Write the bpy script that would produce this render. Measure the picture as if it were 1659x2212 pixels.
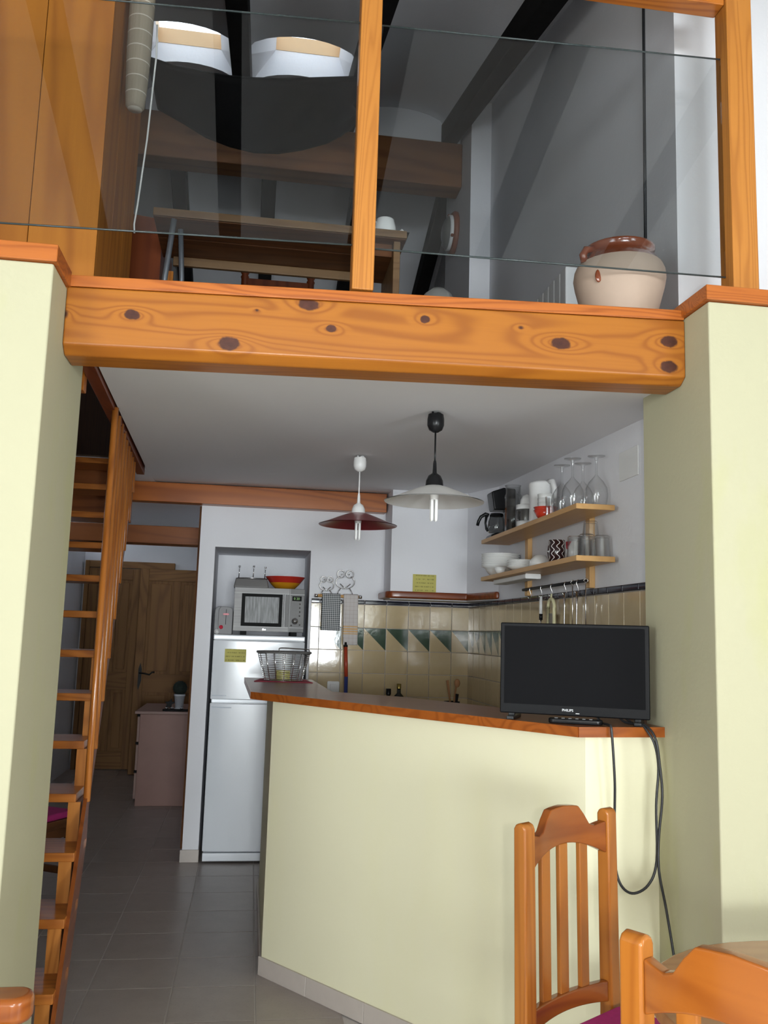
import bpy, bmesh, math, random
from mathutils import Vector, Matrix
random.seed(7)
PI = math.pi
for o in list(bpy.data.objects): bpy.data.objects.remove(o)
S = bpy.context.scene
C = S.collection
# ---------------------------------------------------------------- camera
CAM = Vector((0.0, 0.0, 1.45))
F_PX, YAW, PITCH, ROLL = 1904.75, 0.144563, 0.138213, 0.029688
fw = Vector((math.sin(YAW)*math.cos(PITCH), math.cos(YAW)*math.cos(PITCH), math.sin(PITCH)))
rt = Vector((math.cos(YAW), -math.sin(YAW), 0)); up = rt.cross(fw)
rt2 = rt*math.cos(ROLL)+up*math.sin(ROLL); up2 = up*math.cos(ROLL)-rt*math.sin(ROLL)
cd = bpy.data.cameras.new('camera'); cam = bpy.data.objects.new('camera', cd); C.objects.link(cam)
cd.sensor_fit = 'VERTICAL'; cd.sensor_height = 36.0; cd.lens = F_PX/2212*36.0; cd.clip_start = .05
cam.matrix_world = Matrix.Translation(CAM) @ Matrix((rt2, up2, -fw)).transposed().to_4x4()
S.camera = cam
# ---------------------------------------------------------------- world / lights / exposure
W = bpy.data.worlds.new('sky'); S.world = W; W.use_nodes = True
bg = W.node_tree.nodes['Background']; bg.inputs[0].default_value = (.80, .90, 1, 1); bg.inputs[1].default_value = 6.5
S.view_settings.view_transform = 'Standard'; S.view_settings.look = 'None'
S.view_settings.exposure = 0.0; S.view_settings.gamma = 1.0; S.view_settings.use_curve_mapping = False
def area(name, loc, aim, sx, sy, power, col):
    l = bpy.data.lights.new(name, 'AREA'); l.shape = 'RECTANGLE'; l.size = sx; l.size_y = sy; l.energy = power; l.color = col
    o = bpy.data.objects.new(name, l); C.objects.link(o); o.location = loc
    o.rotation_euler = (Vector(aim)-Vector(loc)).to_track_quat('-Z', 'Y').to_euler(); return o
# daylight of the living-room window behind the photographer, and the camera's own flash beside its lens
area('window_daylight', (.3, -13.2, 1.2), (.3, 3, 1.3), 4.6, 2.0, 1200, (.88, .95, 1))
area('side_fill_left', (-2.36, -.6, 1.3), (2, .4, .6), 1.8, 2.0, 140, (.88, .95, 1))  # added fill from the left, brightens the piers' inner faces
area('side_fill_right', (2.76, -.8, 1.2), (-2, .4, .6), 1.8, 2.2, 140, (.88, .95, 1))  # second added fill, from the right, with no known opening behind it
fl = area('camera_flash', CAM+rt2*.10+up2*.0, CAM+rt2*.10+fw*5, .035, .022, 12, (1, .98, .95))
# ---------------------------------------------------------------- material helpers
MATS = {}
class NT:
    def __init__(s, name):
        m = bpy.data.materials.new(name); m.use_nodes = True; s.m = m; s.t = m.node_tree; s.n = s.t.nodes
        s.b = s.n['Principled BSDF']; MATS[name] = m
    def node(s, ty, **kw):
        n = s.n.new(ty)
        for k, v in kw.items(): setattr(n, k, v)
        return n
    def link(s, a, b): s.t.links.new(a, b)
    def val(s, v, sock):
        if hasattr(v, 'is_linked') or isinstance(v, bpy.types.NodeSocket): s.link(v, sock)
        else: sock.default_value = v
    def math(s, op, a, b=0.0, c=0.0, clamp=False):
        n = s.node('ShaderNodeMath', operation=op, use_clamp=clamp)
        s.val(a, n.inputs[0]); s.val(b, n.inputs[1])
        if len(n.inputs) > 2: s.val(c, n.inputs[2])
        return n.outputs[0]
    def vmath(s, op, a, b=(0, 0, 0)):
        n = s.node('ShaderNodeVectorMath', operation=op); s.val(a, n.inputs[0]); s.val(b, n.inputs[1])
        return n.outputs['Value'] if op in ('LENGTH', 'DISTANCE', 'DOT_PRODUCT') else n.outputs[0]
    def mix(s, f, a, b):
        n = s.node('ShaderNodeMix', data_type='RGBA'); s.val(f, n.inputs[0])
        for v, k in ((a, 6), (b, 7)): s.val(v if not isinstance(v, tuple) or len(v) == 4 else (*v, 1), n.inputs[k])
        return n.outputs[2]
    def ramp(s, f, stops):
        n = s.node('ShaderNodeValToRGB'); e = n.color_ramp.elements
        while len(e) < len(stops): e.new(.5)
        for i, (p, c) in enumerate(stops):
            e[i].position = p; e[i].color = (*c, 1) if not isinstance(c, float) else (c, c, c, 1)
        s.val(f, n.inputs[0]); return n.outputs[0]
    def noise(s, vec, scale, detail=3, rough=.55, dist=0.0):
        n = s.node('ShaderNodeTexNoise'); n.inputs['Scale'].default_value = scale; n.inputs['Detail'].default_value = detail
        n.inputs['Roughness'].default_value = rough; n.inputs['Distortion'].default_value = dist
        s.link(vec, n.inputs['Vector']); return n.outputs[0]
    def obj(s): 
        return s.node('ShaderNodeTexCoord').outputs['Object']
    def rnd(s): return s.node('ShaderNodeObjectInfo').outputs['Random']
    def sep(s, v):
        n = s.node('ShaderNodeSeparateXYZ'); s.link(v, n.inputs[0]); return n.outputs
    def bump(s, h, strength, dist=.002):
        n = s.node('ShaderNodeBump'); n.inputs['Strength'].default_value = strength; n.inputs['Distance'].default_value = dist
        s.link(h, n.inputs['Height']); s.link(n.outputs[0], s.b.inputs['Normal'])
    def set(s, col=None, rough=None, metal=None, spec=None, coat=None):
        b = s.b.inputs
        if col is not None: s.val(col if not isinstance(col, tuple) or len(col) == 4 else (*col, 1), b['Base Color'])
        if rough is not None: s.val(rough, b['Roughness'])
        if metal is not None: b['Metallic'].default_value = metal
        if spec is not None: b['Specular IOR Level'].default_value = spec
        if coat is not None: b['Coat Weight'].default_value = coat; b['Coat Roughness'].default_value = .12
        return s
def plain(name, col, rough=.5, metal=0.0, spec=.5, coat=0.0, var=.06, scale=9):
    t = NT(name); v = t.obj(); n = t.noise(v, scale, 4)
    k = t.math('MULTIPLY_ADD', n, 2*var, 1-var)
    m = t.node('ShaderNodeMix', data_type='RGBA', blend_type='MULTIPLY'); m.inputs[0].default_value = 1
    m.inputs[6].default_value = (*col, 1); t.link(k, m.inputs[7])
    return t.set(m.outputs[2], rough, metal, spec, coat).m
def wall(name, col, bumpk=.25, stain=None, amt=.0):
    t = NT(name); g = t.node('ShaderNodeNewGeometry').outputs['Position']
    n1 = t.noise(g, 2.2, 4); n2 = t.noise(g, 60, 3)
    c = t.mix(t.math('MULTIPLY', n1, .5), col, tuple(x*.93 for x in col))
    if stain:
        n3 = t.noise(t.vmath('MULTIPLY', g, (2.6, 2.6, .9)), 1.6, 4, .6)
        c = t.mix(t.math('MULTIPLY', t.ramp(n3, [(.52, 0.0), (.72, 1.0)]), amt), c, stain)
    t.set(c, .75, spec=.25); t.bump(t.math('ADD', n2, t.math('MULTIPLY', t.noise(g, 14, 3), 1.5)), bumpk, .003); return t.m
def wood(name, light, dark, axis='X', scale=1.0, rings=26, rough=.32, coat=.35, knots=None, contrast=1.0, spotty=0.0):
    if not name.startswith(('birch', 'table')): light = (light[0]*.84, light[1]*.66, light[2]*.42); dark = (dark[0]*.80, dark[1]*.62, dark[2]*.45); coat *= .5
    rings *= 2.2
    t = NT(name); v = t.obj(); r = t.rnd()
    off = t.node('ShaderNodeCombineXYZ')
    for i in range(3): t.link(t.math('MULTIPLY', r, (7.3, 3.1, 5.7)[i]), off.inputs[i])
    vv = v if knots else t.vmath('ADD', v, off.outputs[0])
    a, b = .32*scale, 3.6*scale
    st = {'X': (a, b, b), 'Y': (b, a, b), 'Z': (b, b, a)}[axis]
    sv = t.vmath('MULTIPLY', vv, st)
    n = t.noise(sv, 1.0, 2.5, .45, .25)
    mask = None
    if knots:
        add = None
        for kx, kz, rx, rz, amp in knots:
            d = t.vmath('SUBTRACT', v, (kx, 0, kz))
            e = t.vmath('LENGTH', t.vmath('MULTIPLY', d, (1/rx, 0, 1/rz)))
            e2 = t.vmath('LENGTH', t.vmath('MULTIPLY', d, (1/(rx*4.2), 0, 1/(rz*2.6))))
            g = t.math('MULTIPLY', t.math('POWER', t.math('SUBTRACT', 1.0, e2, clamp=True), 2.0), amp)
            add = g if add is None else t.math('ADD', add, g)
            e = t.math('ADD', e, t.math('MULTIPLY', t.math('SUBTRACT', t.noise(v, 45, 2), .5), .5))
            k = t.ramp(e, [(.0, 1.0), (.78, .96), (1.0, .0)]) if rx > .012 else t.ramp(e, [(.3, 1.0), (1.0, .0)])
            mask = k if mask is None else t.math('MAXIMUM', mask, k)
        n = t.math('ADD', n, add)
    s1 = t.math('SINE', t.math('MULTIPLY', n, rings*2.0))
    ringv = t.math('MULTIPLY_ADD', s1, .5, .5)
    line = t.math('POWER', ringv, 2.4)
    fs = {'X': (2.5, 90, 90), 'Y': (90, 2.5, 90), 'Z': (90, 90, 2.5)}[axis]
    fib = t.noise(t.vmath('MULTIPLY', vv, fs), 1.0, 3, .6)
    mid = tuple((l*.6+d*.4) for l, d in zip(light, dark))
    c = t.mix(t.math('MULTIPLY', line, .62*contrast, clamp=True), light, dark)
    c = t.mix(t.math('MULTIPLY', t.ramp(fib, [(.45, 0.0), (.75, 1.0)]), .45*contrast), c, mid)
    big = t.noise(t.vmath('MULTIPLY', vv, tuple(.6*q for q in st)), 1.0, 2)
    c = t.mix(t.math('MULTIPLY', t.ramp(big, [(.4, 0.0), (.7, 1.0)]), .35), c, mid)
    if spotty:
        sp = t.node('ShaderNodeTexVoronoi'); sp.inputs['Scale'].default_value = spotty
        t.link(t.vmath('MULTIPLY', vv, {'X': (.45, 1, 1), 'Y': (1, .45, 1), 'Z': (1, 1, .45)}[axis]), sp.inputs['Vector'])
        c = t.mix(t.ramp(sp.outputs['Distance'], [(.06, .9), (.15, 0.0)]), c, tuple(d*.25 for d in dark))
    if mask is not None:
        c = t.mix(mask, c, t.mix(t.noise(v, 40, 3), (.018, .005, .004), (.10, .030, .018)))
    t.set(c, rough, spec=.32, coat=coat); t.bump(fib, .12, .001); return t.m
def glass(name, tint=(.92, .95, .95), gloss=.9, fres=.04, rough=.0, edge=.0):
    t = NT(name); t.n.remove(t.b)
    tr = t.node('ShaderNodeBsdfTransparent'); lw = t.node('ShaderNodeLayerWeight'); lw.inputs[0].default_value = .5
    if edge: t.link(t.mix(t.math('POWER', lw.outputs['Facing'], 3.0), tint, tuple(c*edge for c in tint)), tr.inputs[0])
    else: tr.inputs[0].default_value = (*tint, 1)
    gl = t.node('ShaderNodeBsdfGlossy'); gl.inputs[0].default_value = (gloss, gloss, gloss, 1); gl.inputs['Roughness'].default_value = rough
    fr = t.node('ShaderNodeLayerWeight'); fr.inputs[0].default_value = .5; fk = t.math('MULTIPLY_ADD', t.math('POWER', fr.outputs['Facing'], 3.0), .75, fres, clamp=True)
    mx = t.node('ShaderNodeMixShader'); t.link(fk, mx.inputs[0]); t.link(tr.outputs[0], mx.inputs[1]); t.link(gl.outputs[0], mx.inputs[2])
    t.link(mx.outputs[0], t.n['Material Output'].inputs[0]); return t.m
# ---------------------------------------------------------------- mesh helpers
class MB:
    def __init__(s): s.v = []; s.f = []; s.sm = []
    def add(s, vs, fs, smooth=False):
        b = len(s.v); s.v += [Vector(p) for p in vs]
        s.f += [tuple(i+b for i in f) for f in fs]; s.sm += [smooth]*len(fs); return s
    def box(s, x0, x1, y0, y1, z0, z1, M=None):
        vs = [Vector((x, y, z)) for z in (z0, z1) for y in (y0, y1) for x in (x0, x1)]
        if M: vs = [M @ p for p in vs]
        return s.add(vs, [(0, 2, 3, 1), (4, 5, 7, 6), (0, 1, 5, 4), (2, 6, 7, 3), (0, 4, 6, 2), (1, 3, 7, 5)])
    def prism(s, poly, a, b, axis='Z', smooth=False):
        # poly in the plane's two axes: Z->(x,y) Y->(x,z) X->(y,z)
        f = {'Z': lambda p, t: (p[0], p[1], t), 'Y': lambda p, t: (p[0], t, p[1]), 'X': lambda p, t: (t, p[0], p[1])}[axis]
        n = len(poly); ar = sum(poly[i][0]*poly[(i+1) % n][1]-poly[(i+1) % n][0]*poly[i][1] for i in range(n))
        flip = (ar < 0) ^ (axis == 'Y')
        vs = [f(p, a) for p in poly]+[f(p, b) for p in poly]
        lo = tuple(range(n-1, -1, -1)); hi = tuple(range(n, 2*n)); sd = [(i, (i+1) % n, n+(i+1) % n, n+i) for i in range(n)]
        if (b < a): flip = not flip
        fs = [lo, hi]+sd
        if flip: fs = [tuple(reversed(q)) for q in fs]
        base = len(s.f); s.add(vs, fs)
        if smooth:
            for i in range(base+2, len(s.f)): s.sm[i] = True
        return s
    def lathe(s, prof, c=(0, 0, 0), seg=24, M=None, smooth=True):
        n = len(prof); vs = []; fs = []
        for k in range(seg):
            a = 2*PI*k/seg
            for r, z in prof: vs.append(Vector((r*math.cos(a), r*math.sin(a), z)))
        if M: vs = [M @ p for p in vs]
        vs = [p+Vector(c) for p in vs]
        for k in range(seg):
            k2 = (k+1) % seg
            for i in range(n-1):
                a, b, d, e = k*n+i, k2*n+i, k2*n+i+1, k*n+i+1
                if prof[i][0] < 1e-7: fs.append((a, d, e))
                elif prof[i+1][0] < 1e-7: fs.append((a, b, e))
                else: fs.append((a, b, d, e))
        return s.add(vs, fs, smooth)
    def tube(s, path, r, seg=8, closed=False, caps=True):
        P = [Vector(p) for p in path]; n = len(P); vs = []; fs = []
        R = r if isinstance(r, (list, tuple)) else [r]*n
        ref = None
        for i in range(n):
            a = P[i-1] if (i > 0 or closed) else P[i]; b = P[(i+1) % n] if (i < n-1 or closed) else P[i]
            d = (b-a).normalized()
            if ref is None: ref = d.orthogonal().normalized()
            ref = (ref-d*ref.dot(d)); ref = ref.normalized() if ref.length > 1e-6 else d.orthogonal().normalized()
            bn = d.cross(ref)
            for k in range(seg):
                t = 2*PI*k/seg; vs.append(P[i]+(ref*math.cos(t)+bn*math.sin(t))*R[i])
        m = n if closed else n-1
        for i in range(m):
            j = (i+1) % n
            for k in range(seg): k2 = (k+1) % seg; fs.append((i*seg+k, i*seg+k2, j*seg+k2, j*seg+k))
        if not closed and caps: fs += [tuple(range(seg-1, -1, -1)), tuple((n-1)*seg+k for k in range(seg))]
        return s.add(vs, fs, True)
    def grid(s, fn, nu, nv, smooth=True, thick=0.0):
        vs = [Vector(fn(i/nu, j/nv)) for j in range(nv+1) for i in range(nu+1)]
        fs = [(j*(nu+1)+i, j*(nu+1)+i+1, (j+1)*(nu+1)+i+1, (j+1)*(nu+1)+i) for j in range(nv) for i in range(nu)]
        return s.add(vs, fs, smooth)
    def ball(s, c, r, sc=(1, 1, 1), seg=14, M=None):
        pr = [(r*math.sin(PI*i/10), -r*math.cos(PI*i/10)) for i in range(11)]; pr[0] = (0, -r); pr[-1] = (0, r)
        D = Matrix.Diagonal((*sc, 1)); return s.lathe(pr, c, seg, (M @ D) if M else D)
def arc(c, r, a0, a1, n, z=None):
    return [(c[0]+r*math.cos(math.radians(a0+(a1-a0)*i/n)), c[1]+r*math.sin(math.radians(a0+(a1-a0)*i/n))) for i in range(n+1)]
def rrect(x0, x1, y0, y1, r, n=4):
    return arc((x1-r, y1-r), r, 0, 90, n)+arc((x0+r, y1-r), r, 90, 180, n)+arc((x0+r, y0+r), r, 180, 270, n)+arc((x1-r, y0+r), r, 270, 360, n)
def wpos(o):
    p = Vector((0, 0, 0))
    while o: p += o.location; o = o.parent
    return p
def build(name, mb, mat, parent=None, bevel=0.0, loc=None, solid=0.0, seg=2, label=None, local=False):
    """one mesh object; coordinates in mb are world coordinates (or the parent's own frame when local)"""
    if loc is None and parent is None:
        xs = [p.x for p in mb.v]; ys = [p.y for p in mb.v]; loc = ((min(xs)+max(xs))/2, (min(ys)+max(ys))/2, min(p.z for p in mb.v))
    off = Vector(loc) if loc is not None else Vector((0, 0, 0))
    if parent is not None and not local: off = off+(wpos(parent) if loc is None else Vector((0, 0, 0)))
    me = bpy.data.meshes.new(name); me.from_pydata([p-off for p in mb.v], [], mb.f)
    me.polygons.foreach_set('use_smooth', mb.sm); me.materials.append(MATS[mat]); me.update()
    o = bpy.data.objects.new(name, me); C.objects.link(o)
    if parent is not None:
        o.parent = parent
        if loc is not None: o.location = Vector(loc) if local else Vector(loc)-wpos(parent)
    else: o.location = loc
    if bevel:
        m = o.modifiers.new('bevel', 'BEVEL'); m.width = bevel; m.segments = seg; m.limit_method = 'ANGLE'; m.angle_limit = .6; m.harden_normals = False
        me.polygons.foreach_set('use_smooth', [True]*len(me.polygons)); o.modifiers.new('wn', 'WEIGHTED_NORMAL')
    if solid:
        m = o.modifiers.new('solid', 'SOLIDIFY'); m.thickness = solid; m.offset = 0
    if label: o['label'] = label
    return o
def tag(o, label, cat, group=None):
    o['label'] = label; o['category'] = cat
    if group: o['group'] = group
    return o
def thing(name, label, cat, loc=(0, 0, 0), rotz=0.0, group=None):
    o = bpy.data.objects.new(name, None); C.objects.link(o); o.location = loc; o.rotation_euler = (0, 0, rotz); o.empty_display_size = .05
    return tag(o, label, cat, group)
def struct(name, mb, mat, parent=None, bevel=0.0, **k):
    o = build(name, mb, mat, parent, bevel, **k)
    if parent is None: o['kind'] = 'structure'
    return o
def dup(root, loc, rotz=None, label=None, group=None):
    r = root.copy(); C.objects.link(r); r.location = loc
    if rotz is not None: r.rotation_euler = (0, 0, rotz)
    if label: r['label'] = label
    if group: r['group'] = group
    for ch in list(root.children):
        c = ch.copy(); C.objects.link(c); c.parent = r
        for g in list(ch.children):
            d = g.copy(); C.objects.link(d); d.parent = c
    return r
def text_mb(s, size, M):
    cu = bpy.data.curves.new('t', 'FONT'); cu.body = s; cu.size = size; cu.extrude = .0006; cu.align_x = 'CENTER'
    o = bpy.data.objects.new('t', cu); C.objects.link(o); bpy.context.view_layer.update()
    me = bpy.data.meshes.new_from_object(o.evaluated_get(bpy.context.evaluated_depsgraph_get()))
    mb = MB(); mb.add([M @ v.co for v in me.vertices], [tuple(p.vertices) for p in me.polygons])
    bpy.data.objects.remove(o); bpy.data.curves.remove(cu); bpy.data.meshes.remove(me); return mb
# ---------------------------------------------------------------- materials
wall('white_wall', (.80, .80, .83)); wall('ceiling_white', (.86, .86, .88), .15)
wall('cream_wall', (.49, .465, .315), .18, (.46, .455, .20), .45)
wall('cream_counter', (.82, .78, .555), .10, (.78, .74, .40), .15)
wall('roof_white', (.72, .73, .76), .3)
wall('living_wall', (.80, .80, .74), .1)
KN = [(-.952, .089, .012, .016, .10), (-.765, .102, .026, .017, .16), (-.406, .146, .008, .006, .05), (-.482, .037, .034, .024, .15), (-.252, .178, .034, .022, .14), (-.182, .107, .018, .013, .12),
      (.104, .16, .017, .014, .10), (.408, .159, .011, .008, .06), (.538, .118, .036, .021, .18), (.897, .153, .032, .021, .15), (.895, .07, .032, .022, .15)]
ORL, ORD = (.60, .245, .048), (.30, .085, .012)
wood('beam_wood', (.47, .205, .034), (.24, .072, .010), 'X', 1.0, 34, .38, .2, KN, .85)
wood('orange_x', ORL, ORD, 'X'); wood('orange_y', ORL, ORD, 'Y'); wood('orange_z', (.66, .30, .07), (.34, .11, .018), 'Z')
wood('post_z', (.62, .31, .09), (.36, .14, .03), 'Z', 1.8, 34, .4, .2, None, .7)
wood('panel_z', (.54, .245, .040), (.32, .115, .016), 'Z', .8, 12, .6, .0)
wood('cap_x', (.55, .20, .05), (.28, .075, .014), 'X', 2.0, 34, .4, .2); wood('cap_y', (.50, .17, .04), (.26, .07, .014), 'Y', 2.0, 34, .4, .2)
wood('ridge_x', (.24, .125, .06), (.13, .055, .022), 'X', .8, 9, .6, .0, None, 1.0, 3.2)
wood('hallbeam_x', (.36, .14, .045), (.18, .06, .016), 'X', 1.0, 18, .45, .1, None, .8, 4.0)
wood('backbeam_x', (.50, .18, .035), (.26, .075, .012), 'X', .8, 18, .35, .3)
wood('trim_red', (.23, .06, .022), (.12, .025, .010), 'Y', 1.4, 20, .4, .2)
wood('mantle_x', (.26, .075, .028), (.13, .03, .012), 'X', 1.4, 20, .3, .4)
wood('slab_front', (.40, .135, .032), (.24, .07, .014), 'X', 1.2, 22, .32, .3)
wood('slab_top', (.27, .125, .075), (.17, .07, .04), 'X', 1.2, 22, .35, .25, None, .6)
wood('stair_x', (.58, .25, .07), (.32, .11, .025), 'X', 1.4, 26, .3, .4); wood('stair_z', (.64, .31, .10), (.38, .15, .035), 'Z', 1.4, 26, .3, .4)
wood('stringer_y', (.30, .105, .035), (.16, .05, .016), 'Y', 1.2, 20, .3, .4)
wood('rod_z', (.55, .24, .065), (.30, .10, .022), 'Z', 2.0, 16, .18, .7)
wood('door_z', (.34, .215, .12), (.20, .115, .06), 'Z', 1.0, 22, .6, .0); wood('door_x', (.34, .215, .12), (.20, .115, .06), 'X', 1.0, 22, .6, .0)
wood('dark_z', (.12, .055, .022), (.06, .022, .010), 'Z', 1.2, 18, .85, .0); wood('dark_x', (.16, .075, .035), (.07, .03, .014), 'X', 1.2, 18, .5, .1)
wood('table_edge', (.19, .11, .05), (.10, .05, .022), 'X', 1.5, 18, .5, .1)  # lighter than the planks: front edge and rail are coloured as lit
wood('birch_y', (.62, .36, .14), (.50, .26, .09), 'Y', 1.6, 18, .45, .1, None, .5); wood('birch_z', (.66, .40, .17), (.52, .28, .10), 'Z', 1.6, 18, .45, .1, None, .5)
wood('chair_z', (.50, .215, .048), (.33, .115, .02), 'Z', 1.3, 20, .22, .7); wood('chair_x', (.36, .125, .032), (.22, .06, .013), 'X', 1.3, 20, .22, .7)
wood('chair2_x', (.44, .165, .036), (.27, .078, .014), 'X', 1.3, 20, .22, .7)
wood('tabletop', (.42, .19, .075), (.28, .11, .04), 'X', .9, 18, .25, .5, None, .6)
wood('cabinet_red', (.28, .08, .03), (.14, .03, .012), 'Z', 1.0, 16, .4, .3)
plain('rafter_dark', (.014, .013, .013), .85, spec=.08, var=.4, scale=14); plain('black_plastic', (.010, .010, .011), .25, spec=.22, var=.1); plain('tv_frame', (.005, .005, .006), .4, spec=.12)
plain('tv_screen', (.009, .009, .010), .7, spec=.04); plain('black_matte', (.012, .012, .012), .7, spec=.15); plain('cable_black', (.02, .02, .022), .4)
plain('fridge_white', (.78, .81, .85), .22, coat=.3, var=.015); plain('fridge_grey', (.42, .46, .52), .4); plain('grout', (.60, .56, .53), .9)
plain('chrome', (.75, .75, .76), .12, 1.0); plain('wire_steel', (.45, .44, .43), .25, 1.0, var=.15, scale=40); plain('iron_black', (.02, .02, .022), .5, .4)
t = NT('steel'); g = t.noise(t.vmath('MULTIPLY', t.obj(), (3, 40, 260)), 1, 3); t.set(t.ramp(g, [(.3, (.27, .265, .26)), (.7, (.38, .37, .365))]), .38, .0, .25)
plain('steel_dark', (.13, .125, .12), .4, .0, .3); plain('white_plastic', (.80, .80, .79), .35); plain('ceramic', (.78, .78, .76), .12, coat=.4, var=.02)
plain('ceramic_red', (.60, .045, .02), .15, coat=.4, var=.35, scale=30); plain('yellow_glaze', (.62, .27, .012), .25, coat=.3); plain('red_glaze', (.50, .03, .018), .25, coat=.3)
plain('toaster_grey', (.30, .295, .30), .55, spec=.3); plain('toaster_side', (.16, .16, .165), .45); plain('red_plastic', (.55, .02, .05), .35); plain('tray_grey', (.17, .165, .16), .45, .3)
plain('lamp_white', (.72, .71, .69), .35, coat=.2); plain('lamp_red', (.23, .016, .022), .3, coat=.3); plain('bulb_white', (.86, .86, .84), .3)
plain('magenta_cloth', (.42, .02, .17), .9, var=.2, scale=60); plain('melamine_pink', (.32, .175, .14), .5, var=.1); plain('drawer_front', (.34, .215, .18), .5)
plain('cactus', (.012, .022, .016), .8, var=.5, scale=40); plain('pot_white', (.62, .64, .68), .4); plain('leaf_dark', (.006, .007, .007), .7)
plain('mat_red', (.36, .03, .06), .85, var=.3, scale=70); plain('clay', (.46, .345, .265), .75, var=.16, scale=6); plain('clay_glaze', (.20, .045, .014), .12, coat=.6, var=.2)
plain('radiator', (.70, .70, .70), .4); plain('straw', (.40, .34, .25), .8, var=.3, scale=50); plain('rope_white', (.6, .6, .58), .8); plain('metal_grey', (.26, .29, .33), .35, .6)
plain('navy', (.005, .005, .016), .12, spec=.4); plain('skirt', (.52, .46, .41), .45, var=.12); plain('cream_plastic', (.66, .62, .38), .4); plain('grater', (.25, .24, .23), .3, .8, var=.4, scale=120)
plain('broom_red', (.42, .05, .018), .35); plain('broom_blue', (.03, .05, .22), .4); plain('bottle_dark', (.010, .014, .010), .08, coat=.5); plain('gold_cap', (.30, .22, .06), .3, .8)
plain('spoon_wood', (.36, .17, .07), .7, var=.2); plain('lamp_glass', (.20, .20, .19), .3); plain('wood_ring', (.26, .09, .05), .4); plain('cooker_white', (.74, .74, .73), .4)
plain('worktop_stone', (.40, .37, .34), .4); plain('door_iron', (.008, .008, .008), .4, .5); plain('steel_bulk', (.55, .55, .56), .25, 1.0)
plain('floor_pale', (.66, .62, .58), .4); plain('glass_edge', (.05, .065, .065), .2); plain('loft_floor', (.16, .10, .06), .5); plain('trim_grey', (.45, .45, .45), .4); plain('frame_pine', (.62, .40, .20), .5); plain('print_dark', (.10, .10, .03), .8); plain('print_white', (.85, .85, .86), .4)
t = NT('led_green'); t.set((.02, .05, .01), .4); t.b.inputs['Emission Color'].default_value = (.35, .8, .12, 1); t.b.inputs['Emission Strength'].default_value = .35
glass('pane_glass', (.86, .875, .88), .95, .028); glass('drink_glass', (.97, .975, .975), 1.0, .06, .04, .34); glass('jug_glass', (.92, .93, .93), .9, .06, .03, .45); glass('carafe_glass', (.45, .46, .46), .9, .05)
# pattern materials
t = NT('floor_tile'); v = t.obj(); r = t.rnd(); o3 = t.node('ShaderNodeCombineXYZ'); [t.link(t.math('MULTIPLY', r, 9.0+i), o3.inputs[i]) for i in range(3)]
vv = t.vmath('ADD', v, o3.outputs[0]); n = t.noise(vv, 9, 6, .65); f = t.noise(vv, 120, 3)
c = t.mix(n, (.30, .255, .23), (.42, .37, .335)); c = t.mix(t.math('MULTIPLY', t.ramp(f, [(.55, 0.0), (.7, 1.0)]), .35), c, (.27, .22, .19)); t.set(c, .33, spec=.45)
def tile(name, tri):
    t = NT(name); v = t.obj(); r = t.rnd(); n = t.noise(v, 16, 4)
    k = t.math('MULTIPLY_ADD', r, .16, .90)
    base = t.mix(n, (.52, .40, .22), (.60, .47, .28))
    m = t.node('ShaderNodeMix', data_type='RGBA', blend_type='MULTIPLY'); m.inputs[0].default_value = 1; t.link(base, m.inputs[6]); t.link(k, m.inputs[7]); c = m.outputs[2]
    if tri:
        x, y, z = t.sep(v); e = t.math('ADD', x, z)
        c = t.mix(t.math('MULTIPLY', t.math('GREATER_THAN', e, .0), 1.0), c, t.mix(n, (.028, .060, .034), (.048, .090, .054)))
    t.set(c, .09, spec=.5, coat=.3); t.bump(t.noise(v, 22, 2), .25, .002)
tile('tile_beige', False); tile('tile_green', True)
def checks(name, base, line, px, pz, w, band=None, band2=None):
    t = NT(name); x, y, z = t.sep(t.obj())
    def ln(q, p): return t.math('LESS_THAN', t.math('FRACT', t.math('DIVIDE', t.math('ADD', q, 5.0), p)), w)
    a, b = ln(x, px), ln(z, pz); s = t.math('MULTIPLY', t.math('ADD', a, b), .5)
    c = t.mix(s, base, line)
    if band:
        lo, hi, col = band
        q = t.math('MULTIPLY', t.math('GREATER_THAN', z, lo), t.math('LESS_THAN', z, hi)); q = t.math('MULTIPLY', q, t.math('LESS_THAN', t.math('FRACT', t.math('DIVIDE', t.math('ADD', z, 5.0), .017)), .6))
        c = t.mix(t.math('MULTIPLY', q, .75), c, col)
    t.set(c, .95, spec=.1); t.bump(t.noise(t.obj(), 400, 2), .3, .001)
checks('towel_check', (.60, .60, .60), (.03, .04, .045), .0125, .0125, .5)
checks('towel_plain', (.62, .58, .56), (.46, .38, .34), .026, .026, .10, (.07, .125, (.72, .40, .10)))
t = NT('mug_zigzag'); x, y, z = t.sep(t.obj()); an = t.math('DIVIDE', t.math('ARCTAN2', y, x), 2*PI)
w = t.math('ADD', t.math('MULTIPLY', an, 9.0), t.math('MULTIPLY', t.math('SINE', t.math('MULTIPLY', z, 190.0)), .27)); d = t.math('ABSOLUTE', t.math('SUBTRACT', t.math('FRACT', t.math('ADD', w, 20.0)), .5))
t.set(t.mix(t.math('LESS_THAN', d, .085), (.030, .012, .014), (.80, .78, .76)), .2, coat=.4)
t = NT('mug_red'); v = t.obj(); n = t.noise(v, 22, 1); t.set(t.mix(t.math('GREATER_THAN', n, .56), (.75, .74, .73), (.50, .02, .05)), .2, coat=.3)
t = NT('note_yellow'); v = t.obj(); x, y, z = t.sep(v); rows = t.math('LESS_THAN', t.math('ABSOLUTE', t.math('SUBTRACT', t.math('FRACT', t.math('MULTIPLY', z, 42.0)), .5)), .14)
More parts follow.
